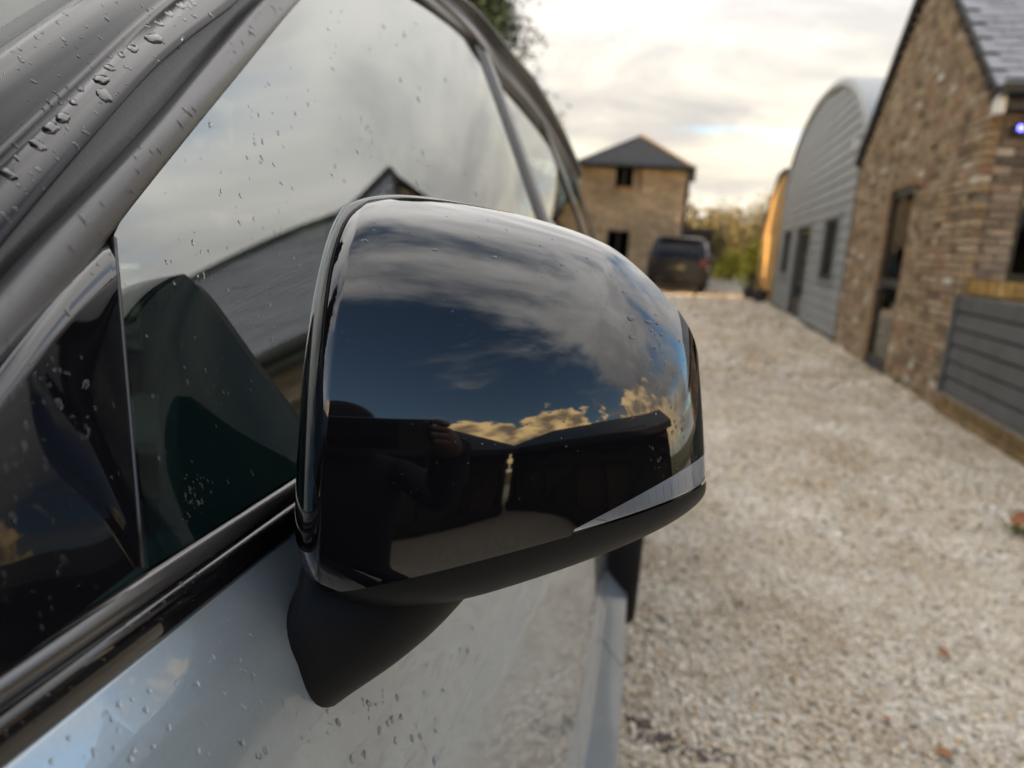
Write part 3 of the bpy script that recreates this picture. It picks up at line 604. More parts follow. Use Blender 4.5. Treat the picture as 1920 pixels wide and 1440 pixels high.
def bush(name, loc, rx, ry, h, n, m, size, label, cat='bush', group=None):
    r = empty(name, loc); tag(r, label, cat, group); mb = MB()
    for k in range(9):
        a = random.uniform(0, 6.28); q = random.uniform(.2, .8); mb.tube([(random.uniform(-.1, .1), 0, 0), (rx*q*.5*math.cos(a), ry*q*.5*math.sin(a), h*.5), (rx*q*math.cos(a), ry*q*math.sin(a), h*random.uniform(.8, 1.05))], [.04, .025, .006], 5)
    mb.build('stems', 'bark', r)
    ctr = np.array([(rx*random.uniform(-.75, .75), ry*random.uniform(-.7, .7), h*random.uniform(.3, .85)) for _ in range(16)])
    fn = lambda n: ctr[rng.integers(0, 16, n)]+rng.normal(0, 1, (n, 3))*np.array([rx, ry, h])*.17
    V, f = leaf_cloud(n, fn, size); V[:, 2] = np.maximum(V[:, 2], .02); mesh_obj('crown', V, f, m, r)
bush('bare_tree', (2.3, 47, 0), 1.6, 1.5, 4.2, 2600, 'twigs', .14, 'bare brown tree at the end of the wet track', 'tree')
bush('bare_tree', (4.6, 50, 0), 2.2, 1.6, 4.8, 2600, 'twigs', .15, 'taller bare brown tree beyond the sunlit orange wall', 'tree')
bush('hedge_shrub', (1.1, 43, 0), 1.0, 1., 2.7, 1800, 'twigs', .13, 'brown leafless shrub beside the low dark shed')
bush('hedge_shrub', (3.3, 40, 0), .9, .8, 2.0, 1800, 'yellow_leaves', .12, 'yellow green shrub beside the sunlit orange wall')
bush('hedge_shrub', (2.2, 41.5, 0), .9, .8, 1.5, 1500, 'yellow_leaves', .12, 'lower yellow green shrub left of the brightest one')
bush('far_hedge', (-4, 62, 0), 16, 2, 4.6, 6000, 'twigs', .5, 'long brown hedge closing the view behind the house', 'hedge')
bush('far_hedge', (14, 62, 0), 12, 2, 4.6, 4500, 'twigs', .5, 'long brown hedge closing the view behind the barns', 'hedge')
def grass():
    n = 9000; x = rng.uniform(-1.5, 5, n); y = rng.uniform(31, 44, n); keep = (x > 1.0+(y-27)*.09+1.0) | (x < .55+(y-27)*.03); x, y = x[keep], y[keep]; n = len(x)
    h = rng.uniform(.08, .28, n); a = rng.uniform(0, 6.28, n); w = .03
    V = np.stack([np.stack([x-w*np.cos(a), y-w*np.sin(a), 0*x-.02], 1), np.stack([x+w*np.cos(a), y+w*np.sin(a), 0*x-.02], 1), np.stack([x+rng.normal(0, .06, n), y+rng.normal(0, .06, n), h], 1)], 1).reshape(-1, 3)
    o = mesh_obj('grass', V, [(3*i, 3*i+1, 3*i+2) for i in range(n)], 'grass_blades'); tag(o, 'rough grass verge along the wet track', 'grass', kind='stuff')
grass()
for i, (x, y, h, lb) in enumerate(((2.15, 22.75, .55, 'dark pot of dead stems at the corner of the arched barn'), (1.95, 24.2, .5, 'dark pot of dead stems against the sunlit orange wall'))):
    r = empty('plant_pot', (x, y, 0)); tag(r, lb, 'plant pot', 'pots by the far barn')
    MB().tube([(0, 0, 0), (0, 0, .05), (0, 0, .34), (0, 0, .36)], [.16, .18, .24, .25], 14).build('pot', 'charcoal', r); mb = MB()
    for k in range(16): a = random.uniform(0, 6.28); mb.tube([(.05*math.cos(a), .05*math.sin(a), .3), (.22*math.cos(a), .22*math.sin(a), .3+h*random.uniform(.4, 1))], [.012, .005], 4)
    mb.build('stems', 'timber_dark', r)

# fallen leaves and the weed by the fence on the gravel
def litter():
    def leaf_mesh(k):
        r = random.Random(k); pts = [(-.5, 0), (-.3, .22), (-.05, .3), (.2, .22), (.5, .02), (.2, -.2), (-.05, -.28), (-.3, -.2)]
        me = bpy.data.meshes.new('leaf'); v = [(a+r.uniform(-.04, .04), b+r.uniform(-.04, .04), .35*b*b+.2*a*a+r.uniform(0, .06)) for a, b in pts]+[(0, 0, -.01), (.75, .02, .1)]
        me.from_pydata(v, [], [(i, (i+1) % 8, 8) for i in range(8)]); me.materials.append(MATS['dead_leaf']); return me
    ms = [leaf_mesh(k) for k in range(4)]
    spots = [((1767, 1233), .062, 'larger reddish dead leaf on the gravel below the weed tuft'), ((1660, 1358), .042, 'small russet leaf low in the gravel near the bottom edge'), ((1765, 1420), .06, 'brown leaf on the gravel at the bottom edge'),
             ((1130, 1248), .035, 'tiny rust leaf on the gravel by the rear tyre'), ((1395, 1205), .03, 'small brown leaf on the gravel out from the rear wheel'), ((1385, 1135), .04, 'grey brown leaf on the open gravel level with the tyre')]
    for k, ((px, py), s, lb) in enumerate(spots):
        d = ray_w(px, py); t = -CAM_H/d[2]; o = share('fallen_leaf', ms[k % 4], None, (d[0]*t, d[1]*t, .016), (random.uniform(-.3, .3), random.uniform(-.3, .3), random.uniform(0, 6)), (s, s, s)); tag(o, lb, 'leaf', 'dead leaves on the gravel')
    d = ray_w(1905, 1000); t = -CAM_H/d[2]; r = empty('weed_tuft', (d[0]*t, d[1]*t, 0)); tag(r, 'tuft of green weed and brown dead leaf at the edge of the gravel', 'weed'); mb = MB()
    for k in range(26):
        a = random.uniform(0, 6.28); q = random.uniform(.05, .13); w = .006; c, s = math.cos(a), math.sin(a)
        mb.add([(-w*s, w*c, .005), (w*s, -w*c, .005), (q*.6*c+w*s, q*.6*s-w*c, q*.55), (q*.6*c-w*s, q*.6*s+w*c, q*.55), (q*1.2*c, q*1.2*s, q*.35)], [(0, 1, 2, 3), (3, 2, 4)])
    mb.build('blades', 'grass_blades', r); o = share('leaf', ms[1], r, (.02, -.0, .08), (.5, -.5, .4), (.14, .14, .14)); share('leaf', ms[2], r, (.06, .05, .05), (-.4, .3, 2.), (.10, .10, .10))
litter()
def mud():
    d = ray_w(1262, 1395); t = -CAM_H/d[2]; cx, cy = d[0]*t, d[1]*t; n = 22; v = [(cx, cy, .0115)]
    for k in range(n): a = 2*math.pi*k/n; q = 1+.22*math.sin(3*a+1)+.15*math.sin(5*a); v.append((cx+.13*q*math.cos(a), cy+.055*q*math.sin(a)-.25*.13*q*math.cos(a), .009))
    o = mesh_obj('mud_patch', v, [(0, 1+k, 1+(k+1) % n) for k in range(n)], 'mud', None, True); tag(o, 'small dark muddy patch in the gravel beside the car sill', 'mud', kind='structure')
mud()

# ================================================================== BARNS BEHIND THE VIEWER (seen in the paint and the mirror cap)
def yard_barn(name, loc, rz, w, ev, pk, label, brace):
    r = empty(name, loc, rz); tag(r, label, 'barn', 'timber framed barns behind the viewer'); D_ = 5.
    mb = MB(); mb.box((-w, -.25, 0), (w, 0, ev)); mb.box((-w, -D_, 0), (w, -D_+.25, ev))
    for q in (-w, w-.25): mb.prism([(q, -.251, 0), (q, -D_+.251, 0), (q, -D_+.251, ev), (q, -D_/2, pk-.1), (q, -.251, ev)], (.25, 0, 0))
    mb.build('wall', 'barn_infill', r)
    for s in (-1, 1): MB().prism([(-w-.3, -D_/2+s*(D_/2+.35), ev-.25), (-w-.3, -D_/2, pk), (-w-.3, -D_/2, pk+.16), (-w-.3, -D_/2+s*(D_/2+.35), ev-.09)], (2*w+.6, 0, 0)).build('roof', 'charcoal', r)
    n = int(2*w/.9)
    for k in range(n+1): x = -w+.1+(2*w-.2)*k/n; box_obj('timber', (x-.09, .005, 0), (x+.09, .07, ev-.05), 'timber_dark', r)
    for z in (.15, 1.3, ev-.3): box_obj('timber', (-w, .075, z-.09), (w, .12, z+.09), 'timber_dark', r)
    for k in brace: MB().prism([(-w+k, .125, .25), (-w+k+.2, .125, .25), (-w+k+1.2, .125, 1.22), (-w+k+1.0, .125, 1.22)], (0, .03, 0)).build('timber', 'timber_dark', r)
    box_obj('doorway', (w*.3, .008, .0), (w*.3+1.1, .015, 2.0), 'room_dark', r)
yard_barn('yard_barn', (.1, -4.3, 0), 0., 4.3, 1.9, 3.0, 'long timber framed barn reflected left of the valley in the mirror cap', (1., 3.4, 7.))
yard_barn('yard_barn', (4.9, -1.6, 0), math.pi/2, 2.9, 1.95, 2.7, 'timber framed barn reflected right of the valley in the mirror cap', (1., 3.2))

# ================================================================== THE NEAR CAR
car = empty('silver_blue_car', (0, 0, 0), CAR_YAW); tag(car, 'wet pale blue grey car with black pillars and black door mirror in the foreground', 'car')
BELT = 1.086
_ty = np.linspace(-2, 4.5, 2601); _ts = np.interp(_ty, [-2, .30, .60, .9, 1.4, 2.2, 3.8], [-.025, -.025, .085, .08, .0, -.012, -.04]); _tx = np.cumsum(_ts)*(_ty[1]-_ty[0]); _tx -= np.interp(.3, _ty, _tx)
def tap(y): return float(np.interp(y, _ty, _tx))         # plan curve of the body side
def belt(y): return BELT+.7*tap(min(y, 1.3)) if y > 0 else BELT+.7*tap(0)
def GX(z, Y): d = z-BELT; return -.2-.38*d-.1*d*d+tap(Y)
def on_glass(px, py, off=0.):
    d = ray_c(px, py); f = lambda t: d[0]*t-GX(CAM_H+d[2]*t, d[1]*t)-off
    lo, hi = .02, 8.; 
    if d[0] > 0: raise ValueError
    for _ in range(60):
        m = (lo+hi)/2
        if f(m) > 0: lo = m
        else: hi = m
    return EYE+d*lo
def yz(pts, off=0.): return np.array([(GX(z, y)+off, y, z) for y, z in pts])
def on_x(px, py, x): d = ray_c(px, py); return EYE+d*(x/d[0])
# upper window edge G (photo points on the glass, then carried on along the roof)
gA = [on_glass(*p) for p in ((0, 705), (100, 570), (213, 418), (320, 285), (440, 140), (550, 8))]
print('G', np.round(gA, 3).tolist())
bp_top, bp_low = on_glass(890, 85), on_glass(1003, 400); print('B', np.round([bp_top, bp_low], 3).tolist())
GT = [tuple(on_glass(*p)[1:]) for p in ((612, -52), (668, -72), (725, -48), (780, -4), (835, 38), (890, 82))]+[(1.7, 1.612), (2.2, 1.635), (2.8, 1.632), (3.3, 1.60), (3.75, 1.53)]
G = np.array(list(gA)+[(GX(z, y), y, z) for y, z in GT])
e = G[0]+(G[0]-G[1])*1.3; G = np.vstack([[e[0], e[1], e[2]], G])
Gs = spline(G, 120)
def G_at(y): i = np.argsort(Gs[:, 1]); return float(np.interp(y, Gs[i, 1], Gs[i, 2]))
fA = [on_glass(*p, .006) for p in ((0, 545), (57, 480), (180, 350), (290, 230), (400, 103), (493, 0))]
p0 = [on_glass(*p, .012) for p in ((0, 467), (80, 370), (167, 267), (300, 117), (380, 50), (447, 0))]
def more(first, rest):
    a = np.array(first); k = (a[0]-a[1])/np.linalg.norm(a[0]-a[1]); return spline(np.vstack([[a[0]+k*.5], [a[0]+k*.25], a, rest]), 120)
Fl = more(fA, [(GX(z, y)+.006, y, z+.022) for y, z in GT])
P0 = more(p0, [(GX(z, y)-.003+.028*min(1., max(0., (y-1.2)/.8)), y, z+.055+.012*min(1., max(0., (y-1.2)/.8))) for y, z in GT])
p1 = [on_x(0, 283, -.304), on_x(133, 160, -.324), on_x(310, 0, -.354)]
p2 = [on_x(0, 88, -.388), on_x(133, 0, -.418)]
print('p0', np.round(p0, 3).tolist()); print('p1', np.round(p1, 3).tolist(), 'p2', np.round(p2, 3).tolist())
P1 = more(p1, [(-.395, .80, 1.573), (-.43, 1.1, 1.645), (-.45, 1.5, 1.70), (-.452, 2.2, 1.735), (-.46, 3.0, 1.725), (-.47, 3.7, 1.63)])
k = p2[1]-p2[0]; k /= np.linalg.norm(k)
P2 = spline(np.vstack([p2[0]-k*.6, p2[0]-k*.3, p2, [(-.475, .72, 1.53), (-.52, 1.0, 1.65), (-.56, 1.5, 1.725), (-.57, 2.2, 1.758), (-.57, 3.0, 1.75), (-.56, 3.7, 1.65)]]), 120)
def resamp(Pl, y0, y1, n):
    y = np.linspace(y0, y1, n); return np.stack([np.interp(y, Pl[:, 1], Pl[:, 0]), y, np.interp(y, Pl[:, 1], Pl[:, 2])], 1)
def strip(name, A, B, m, parent, bulge=0., across=7, lipA=0., lipB=0., out=(.94, 0, .34)):
    A, B = np.asarray(A), np.asarray(B); out = np.array(out); rows = []
    if lipA: rows.append(A-out*lipA)
    for j in range(across): t = j/(across-1); rows.append(A*(1-t)+B*t+out*(bulge*(1-(2*t-1)**4)))
    if lipB: rows.append(B-out*lipB)
    return grid_obj(name, np.array(rows), m, parent)
def mirror_x(P): q = np.array(P, float); q[..., 0] = -2.0-q[..., 0]; return q

# ---- windows
def window(name, low, up, nu=40, nv=14, m='car_glass'):
    low, up = spline(low, nu), spline(up, nu); P = []
    for j in range(nv):
        t = j/(nv-1); r = low*(1-t)+up*t; r[:, 0] = [GX(z, y) for _, y, z in r]; P.append(r)
    return grid_obj(name, np.array(P), m, car, flip=False)
def sz(y): return belt(y)-.004
fl = on_glass(268, 1062); fu = on_glass(214, 440)
print('front edge', fl, fu)
ub = [p for p in Gs if fu[1]+.004 < p[1] < bp_top[1]-.01]
nB = bp_low-bp_top; yb_low = bp_top[1]+nB[1]*((sz(1.3)-bp_top[2])/nB[2]) if abs(nB[2]) > 1e-6 else bp_top[1]
yb_low = min(yb_low, bp_top[1]+.22)
front_window = window('front_window', yz([(q, sz(q)) for q in np.linspace(fl[1], yb_low, 6)]), np.vstack([[fu], ub[::3], [bp_top]]))
rear_window = window('rear_window', yz([(q, sz(q)) for q in (yb_low+.17, 2.1, 2.66)]), np.array([p for p in Gs if bp_top[1]+.13 < p[1] < 2.50])[::3])
quarter_window = window('quarter_window', yz([(2.84, sz(2)+.02), (3.2, sz(2)+.06), (3.5, sz(2)+.12)]), np.array([p for p in Gs if 2.72 < p[1] < 3.42])[::2])
frame = strip('window_frame', Gs+np.array([.004, 0, .001]), np.stack([np.interp(np.linspace(0, 1, 120), np.linspace(0, 1, 120), Fl[:, k]) for k in range(3)], 1), 'satin_black', car, .0018, 9, .012, .012)
strip('door_seal', Fl-np.array([.006, 0, .002]), P0-np.array([.012, 0, .004]), 'rubber', car, -.004, 7)
y_hi = .86
a_pillar = None
def pillar(name, y0, y1, n):
    A, B, D = resamp(P0, y0, y1, n), resamp(P1, y0, y1, n), resamp(P2, y0, y1, n); rows = [A-np.array([.02, 0, .012]), A-np.array([.004, 0, .004])]
    for t in np.linspace(.03, 1, 12): rows.append(A*(1-t)+B*t+np.array([.35, -.35, .75])*.007*(1-(2*t-1)**2))
    for t in np.linspace(.05, 1, 12): rows.append(B*(1-t)+D*t+np.array([.2, -.45, .85])*.010*(1-(2*t-1)**2))
    rows.append(D-np.array([-.002, -.004, .012]))
    return grid_obj(name, np.array(rows), 'pillar_black', car)
# stations follow the pillar, so resample by height along each line rather than by Y
def by_frac(Pl, f0, f1, n):
    L = np.r_[0, np.cumsum(np.linalg.norm(np.diff(Pl, axis=0), axis=1))]; s = np.linspace(f0, f1, n); return np.stack([np.interp(s, L, Pl[:, k]) for k in range(3)], 1)
a_pillar = pillar('a_pillar', -.10, y_hi, 60)
cant = pillar('cant_rail', y_hi+.001, 3.7, 60)
# ---- windscreen, roof, far side
n = 40; D = resamp(P2, -.14, y_hi, n); Dm = mirror_x(D); P = []
for j in np.linspace(0, 1, 25):
    q = 1-(2*j-1)**2; r = D*(1-j)+Dm*j; r[:, 1] -= .16*q; r[:, 2] += .035*q-.006; r[:, 0] += 0; P.append(r)
windscreen = grid_obj('windscreen', np.array(P), 'screen_glass', car)
edge = resamp(P2, -.14, y_hi, n); strip('windscreen_seal', edge+np.array([.001, 0, -.004]), edge+np.array([-.016, -.004, -.001]), 'rubber', car, .002, 4, out=(0, -.5, .86))
D = resamp(P2, y_hi, 3.7, n); Dm = mirror_x(D); P = []
for j in np.linspace(0, 1, 19):
    q = 1-(2*j-1)**2; r = D*(1-j)+Dm*j; r[:, 2] += .045*q; r[0, 1] -= .16*q; P.append(r)
grid_obj('roof', np.array(P), 'pillar_black', car)
far = [resamp(P0, -.1, 3.7, 40), resamp(P1, -.1, 3.7, 40), resamp(P2, -.1, 3.7, 40)]; P = np.array([mirror_x(q) for q in far]); grid_obj('far_pillar', P, 'pillar_black', car)
low = yz([(y, sz(y)) for y in np.linspace(-.1, 3.6, 30)]); up = resamp(P0, -.0, 3.6, 30); up[:, 2] = np.maximum(up[:, 2], BELT+.03)
grid_obj('far_glass', np.array([mirror_x(low), mirror_x(up)]), 'screen_glass', car)
# ---- B and C pillars
def pil(name, ytop0, ylow0, ytop1, ylow1, m, off):
    P = []
    for t in np.linspace(0, 1, 12):
        row = []
        for (yt, yl) in ((ytop0, ylow0), (ytop1, ylow1)):
            zt = G_at(yt)+.01; z0 = sz(yl); z = z0+(zt-z0)*t; y = yl+(yt-yl)*t; row.append((GX(z, y)+off, y, z))
        a, b = np.array(row[0]), np.array(row[1]); P.append([a-np.array([.02, -.002, 0]), a, a*.75+b*.25+np.array([.003, 0, 0]), (a+b)/2+np.array([.004, 0, 0]), a*.25+b*.75+np.array([.003, 0, 0]), b, b-np.array([.02, .002, 0])])
    return grid_obj(name, np.array(P), m, car)
yt = bp_top[1]
pil('window_seal', yt-.006, yb_low-.004, yt+.045, yb_low+.05, 'rubber', .001); pil('b_pillar', yt+.045, yb_low+.05, yt+.14, yb_low+.15, 'satin_black', .006); pil('window_seal', yt+.138, yb_low+.148, yt+.155, yb_low+.175, 'rubber', .002)
pil('c_pillar', 2.49, 2.655, 2.73, 2.85, 'pillar_black', .004); pil('d_pillar', 3.40, 3.48, 3.68, 3.72, 'pillar_black', .004)
# ---- sail panel at the foot of the pillar and the divider bar
sp_up = np.array([on_glass(*p) for p in ((214, 458, .008), (150, 525, .010), (60, 638, .014), (0, 718, .016))]); k = sp_up[-1]-sp_up[-2]
sp_up = np.vstack([sp_up, [sp_up[-1]+k*.6], [sp_up[-1]+k*1.5]])
sp_low = np.array([on_glass(262, 1060, .008), on_glass(130, 1165, .012), on_glass(0, 1268, .016)]); k = sp_low[-1]-sp_low[-2]; sp_low = np.vstack([sp_low, [sp_low[-1]+k*1.2]])
def rolled(A, B, nu, nv, edge=.006):
    A, B = spline(A, nu), spline(B, nu); rows = [A-np.array([.012, 0, 0]), A-np.array([.004, 0, 0])]
    w = np.linalg.norm(A-B, axis=1).mean()
    for t in np.linspace(min(.5, edge/w), 1, nv): rows.append(A*(1-t)+B*t)
    return np.array(rows)
sail = grid_obj('sail_panel', rolled(sp_up, sp_low, 30, 16), 'gloss_black', car)
d0, d1 = on_glass(266, 1064, .006), on_glass(213, 446, .006); mb = MB(); mb.tube([d0*(1-t)+d1*t for t in np.linspace(0, 1, 8)], [.0014]*8, 8); mb.build('window_divider', 'alloy', car, True)
# ---- belt trim and gloss band
yy = np.concatenate([np.linspace(-.12, 1.2, 30), np.linspace(1.3, 3.6, 20)])
prof_trim = [(-.210, 1.079), (-.2045, 1.0865), (-.2005, 1.0875), (-.1975, 1.086), (-.1955, 1.0815), (-.196, 1.078)]
grid_obj('belt_trim', [[(x+tap(y), y, z+belt(y)-BELT) for x, z in prof_trim] for y in yy], 'trim_metal', car)
prof_band = [(-.206, 1.0775), (-.1945, 1.0775), (-.1915, 1.0768), (-.1902, 1.0750), (-.1890, 1.070), (-.1885, 1.0655), (-.1888, 1.061), (-.193, 1.058)]
band = grid_obj('belt_band', [[(x+tap(y), y, z+belt(y)-BELT) for x, z in prof_band] for y in yy], 'gloss_black', car)
# ---- body sides
PROF = np.array([(-.20, 1.056), (-.1925, 1.0625), (-.189, 1.062), (-.182, 1.052), (-.172, 1.037), (-.160, 1.012), (-.149, .980), (-.140, .945), (-.134, .912), (-.1292, .894), (-.1268, .886), (-.1247, .876), (-.1226, .866), (-.1198, .857), (-.1160, .847), (-.110, .83), (-.104, .79), (-.095, .71), (-.086, .60), (-.080, .49), (-.0765, .40), (-.074, .345), (-.070, .332), (-.052, .312), (-.022, .279), (-.012, .268), (-.0105, .255), (-.014, .24), (-.05, .21), (-.09, .20)])
def body_profile(n=64):
    L = np.r_[0, np.cumsum(np.linalg.norm(np.diff(PROF, axis=0), axis=1))]; s = np.unique(np.r_[np.linspace(0, L[-1], n), L]); return np.stack([np.interp(s, L, PROF[:, k]) for k in (0, 1)], 1)
BPROF = body_profile()
def panel(name, y0, y1, arch=None, parent=None, m='paint', ny=28, x_off=0.):
    P = []
    for y in np.linspace(y0, y1, ny):
        zl = 0.
        if arch and abs(y-arch[0]) < arch[1]: zl = .36+math.sqrt(arch[1]**2-(y-arch[0])**2)
        row = [(x+tap(y)+x_off, y, max(z+(belt(y)-BELT)*max(0, (z-.8)/.26), min(zl, 1.0))) for x, z in BPROF]
        if zl > 0: row = [(float(np.interp(-r[2], -BPROF[:, 1], BPROF[:, 0]))+tap(y) if r[2] > BPROF[i, 1]+1e-6 and zl > BPROF[i, 1] else r[0], r[1], r[2]) for i, r in enumerate(row)]
        P.append(row)
    o = grid_obj(name, P, m, parent or car); o.data.set_sharp_from_angle(angle=math.radians(50)); return o
front_door = panel('front_door', -.02, yb_low+.10, ny=60)
rear_door = panel('rear_door', yb_low+.105, 2.42, (2.46, .44), ny=50); rear_quarter = panel('rear_quarter', 2.424, 3.75, (2.46, .44), ny=40)
fender = panel('front_fender', -1.45, -.025, (-.62, .44), ny=60)
P = [mirror_x([(x+tap(y), y, z) for x, z in BPROF]) for y in np.linspace(-1.45, 3.75, 20)]; grid_obj('far_side', P, 'paint', car)
# bonnet, nose, tail
P = []
for y in np.linspace(-1.45, -.10, 12):
    row = []
    for j in np.linspace(0, 1, 15): q = 1-(2*j-1)**4; row.append((-.19+j*(-1.62), y-.06*q*0, 1.057+.035*q-.09*max(0, (-y-.5))**2))
    P.append(row)
grid_obj('bonnet', P, 'paint', car)
MB().add([(-.19, -1.45, .98), (-1.81, -1.45, .98), (-1.9, -1.5, .6), (-1.9, -1.5, .25), (-.1, -1.5, .25), (-.1, -1.5, .6)], [(0, 1, 2, 5), (5, 2, 3, 4)]).build('nose', 'paint', car)
MB().add([(-.24, 3.75, 1.06), (-1.76, 3.75, 1.06), (-1.86, 3.8, .6), (-1.86, 3.8, .25), (-.14, 3.8, .25), (-.14, 3.8, .6), (-.56, 3.7, 1.6), (-1.44, 3.7, 1.6)], [(0, 1, 2, 5), (5, 2, 3, 4), (6, 7, 1, 0)]).build('tail', 'paint', car)
MB().box((-1.9, -1.4, .18), (-.1, 3.7, .215)).build('floor_pan', 'rubber', car)
box_obj('tail_light', (-.36, 3.6, .9), (-.20, 3.78, 1.18), 'tail_red', car, .02)
# ---- wheels and arch cladding
def wheel(x, y, s):
    w = empty('wheel', (x, y, .36), parent=car)
    prof = [(-.12, .24), (-.125, .30), (-.115, .345), (-.09, .36), (.09, .36), (.115, .345), (.125, .30), (.12, .24)]; n = 48
    P = [[(s*a, r*math.cos(t), r*math.sin(t)) for a, r in prof] for t in np.linspace(0, 2*math.pi, n+1)]; grid_obj('tyre', P, 'tyre', w)
    tr = MB()
    for k in range(40):
        t = 2*math.pi*k/40; c, sn = math.cos(t), math.sin(t); u = np.array([0, -sn, c])*.012; rr = np.array([0, c, sn])
        for a, b in ((-.085, -.03), (.03, .085)): q = [np.array([a, 0, 0])+rr*.359-u, np.array([b, 0, 0])+rr*.359-u, np.array([b, 0, 0])+rr*.359+u, np.array([a, 0, 0])+rr*.359+u]; tr.prism([tuple(v) for v in q], tuple(rr*.006))
    tr.build('tread', 'tyre', w)
    rm = MB(); rm.prism([(s*.02, .235*math.cos(t), .235*math.sin(t)) for t in np.linspace(0, 2*math.pi, 32, endpoint=False)], (s*.02, 0, 0))
    for k in range(5):
        t = 2*math.pi*k/5; c, sn = math.cos(t), math.sin(t); u = np.array([0, -sn, c])*.03; rr = np.array([0, c, sn]); rm.prism([tuple(np.array([s*.06, 0, 0])+rr*.03-u), tuple(np.array([s*.07, 0, 0])+rr*.24-u*.7), tuple(np.array([s*.07, 0, 0])+rr*.24+u*.7), tuple(np.array([s*.06, 0, 0])+rr*.03+u)], (s*.03, 0, 0))
    rm.build('rim', 'alloy', w)
wheel(-.092, 2.46, 1); wheel(-.092, -.62, 1); wheel(-1.90, 2.46, -1); wheel(-1.90, -.62, -1)
for yc in (2.46, -.62):
    P = []
    for t in np.linspace(-.42, math.pi+.42, 44):
        row = []
        for r, x in ((.445, -.16), (.437, -.06), (.437, .012), (.447, .026), (.475, .026), (.50, .012), (.505, -.03), (.505, -.10)): row.append((x+tap(yc), yc+r*math.cos(t), .36+r*math.sin(t)))
        P.append(row)
    grid_obj('wheel_arch', P, 'matte_plastic', car)
# ---- interior glimpsed through the glass
mb = MB(); mb.prism([(-.26, -.2, .72), (-.26, .34, .72), (-.26, .36, .98), (-.26, .20, 1.07), (-.26, -.1, 1.06)], (-1.5, 0, 0)); dash = mb.build('dashboard', 'interior_trim', car); bv(dash, .03, 3)
P = [[(-.215-.02*a, y, 1.075-.3*a+.008*math.sin(a*9)) for a in np.linspace(0, 1, 10)] for y in np.linspace(.05, 3.5, 20)]; grid_obj('door_card', P, 'interior_trim', car)
def seat(x, y):
    s = empty('seat', (x, y, 0), parent=car)
    for nm, a, b in (('cushion', (-.26, -.5, .5), (.26, .05, .66)), ('backrest', (-.25, .0, .64), (.25, .16, 1.22)), ('headrest', (-.13, .06, 1.27), (.13, .17, 1.47))): o = box_obj(nm, a, b, 'interior', s); bv(o, .05, 3)
    mb = MB(); [mb.tube([(q, .1, 1.18), (q, .1, 1.3)], .008, 6) for q in (-.05, .05)]; mb.build('post', 'alloy', s)
seat(-.62, 1.15); seat(-1.38, 1.15); seat(-.62, 2.1); seat(-1.38, 2.1)
P = []
for t in np.linspace(0, 2*math.pi, 33): c, sn = math.cos(t), math.sin(t); P.append([(-1.38+(.185+.016*math.cos(a))*c, .56+(.185+.016*math.cos(a))*sn*.45+.016*math.sin(a)*.9, 1.0+(.185+.016*math.cos(a))*sn*.9-.016*math.sin(a)*.45) for a in np.linspace(0, 2*math.pi, 9)])
grid_obj('steering_wheel', P, 'interior', car)
box_obj('headlining', (-1.5, .95, 1.66), (-.5, 3.5, 1.675), 'interior_trim', car)

# ================================================================== DOOR MIRROR
mir = empty('door_mirror', (0, 0, 0), parent=car)
Y0M, YRIM = .318, .465
XL, XK, XR = -.1915, -.147, .0465
sp_ = lambda u, k: math.log1p(math.exp(u/k))*k
def zt(x): return 1.2700-.21*sp_(x+.125, .03)-1.0*max(0, x+.02)**1.5-.55*sp_(-.150-x, .012)
def zb(x): return 1.006+.46*sp_(x+.09, .03)+1.0*sp_(-.138-x, .014)
def Af(x):
    if x >= XK:
        t = (x-XK)/(XR-XK); return .27*(x-XK)+.092*(1-math.sqrt(max(0., 1-t**1.9)))
    t = (XK-x)/(XK-XL); return .15*(1-math.sqrt(max(0., 1-t**2.2)))
def Bf(s, h):
    w = max(0., (s-.28)/.72); b = .10*(s-.28)*h+.115*(1-math.sqrt(max(0., 1-w**2.5)))
    if s < .24: w = (.24-s)/.24; b += .15*(1-math.sqrt(max(0., 1-w**2.3)))
    return b
def arcs(f, a, b, n, pin=()):
    """samples dense where the slope is steep"""
    t = np.linspace(a, b, 6000); v = np.array([f(q) for q in t]); L = np.r_[0, np.cumsum(np.hypot(np.diff(t), np.diff(v)))]
    return np.unique(np.r_[np.interp(np.linspace(0, L[-1], n), L, t), pin])
xs = arcs(Af, XL, XR, 210, (XK,)); ss = np.unique(np.r_[arcs(lambda s: Bf(s/.25, .25), 0, .25, 190)/.25])
V = []; 
for x in xs:
    h = zt(x)-zb(x)
    wl = min(1., max(0., (.02-x)/.2)); wl = wl*wl*(3-2*wl); wr = min(1., max(0., (x+.06)/.09)); wr = wr*wr*(3-2*wr)
    for s in ss: b_ = Bf(s, h); V.append((x+wr*(.42-s)*.024-.22*wl*min(b_, .10), Y0M+Af(x)+b_, zb(x)+s*h))
nb = len(ss); faces = [(i*nb+j, (i+1)*nb+j, (i+1)*nb+j+1, i*nb+j+1) for i in range(len(xs)-1) for j in range(nb-1)]
def cut(verts, faces, planes):
    """keep the side of each plane its normal points to"""
    bm = bmesh.new(); vs = [bm.verts.new(v) for v in verts]
    for f in faces: bm.faces.new([vs[i] for i in f])
    for co, no in planes:
        bmesh.ops.bisect_plane(bm, geom=bm.verts[:]+bm.edges[:]+bm.faces[:], plane_co=co, plane_no=no, clear_inner=True)
    bmesh.ops.remove_doubles(bm, verts=bm.verts[:], dist=1e-6); return bm
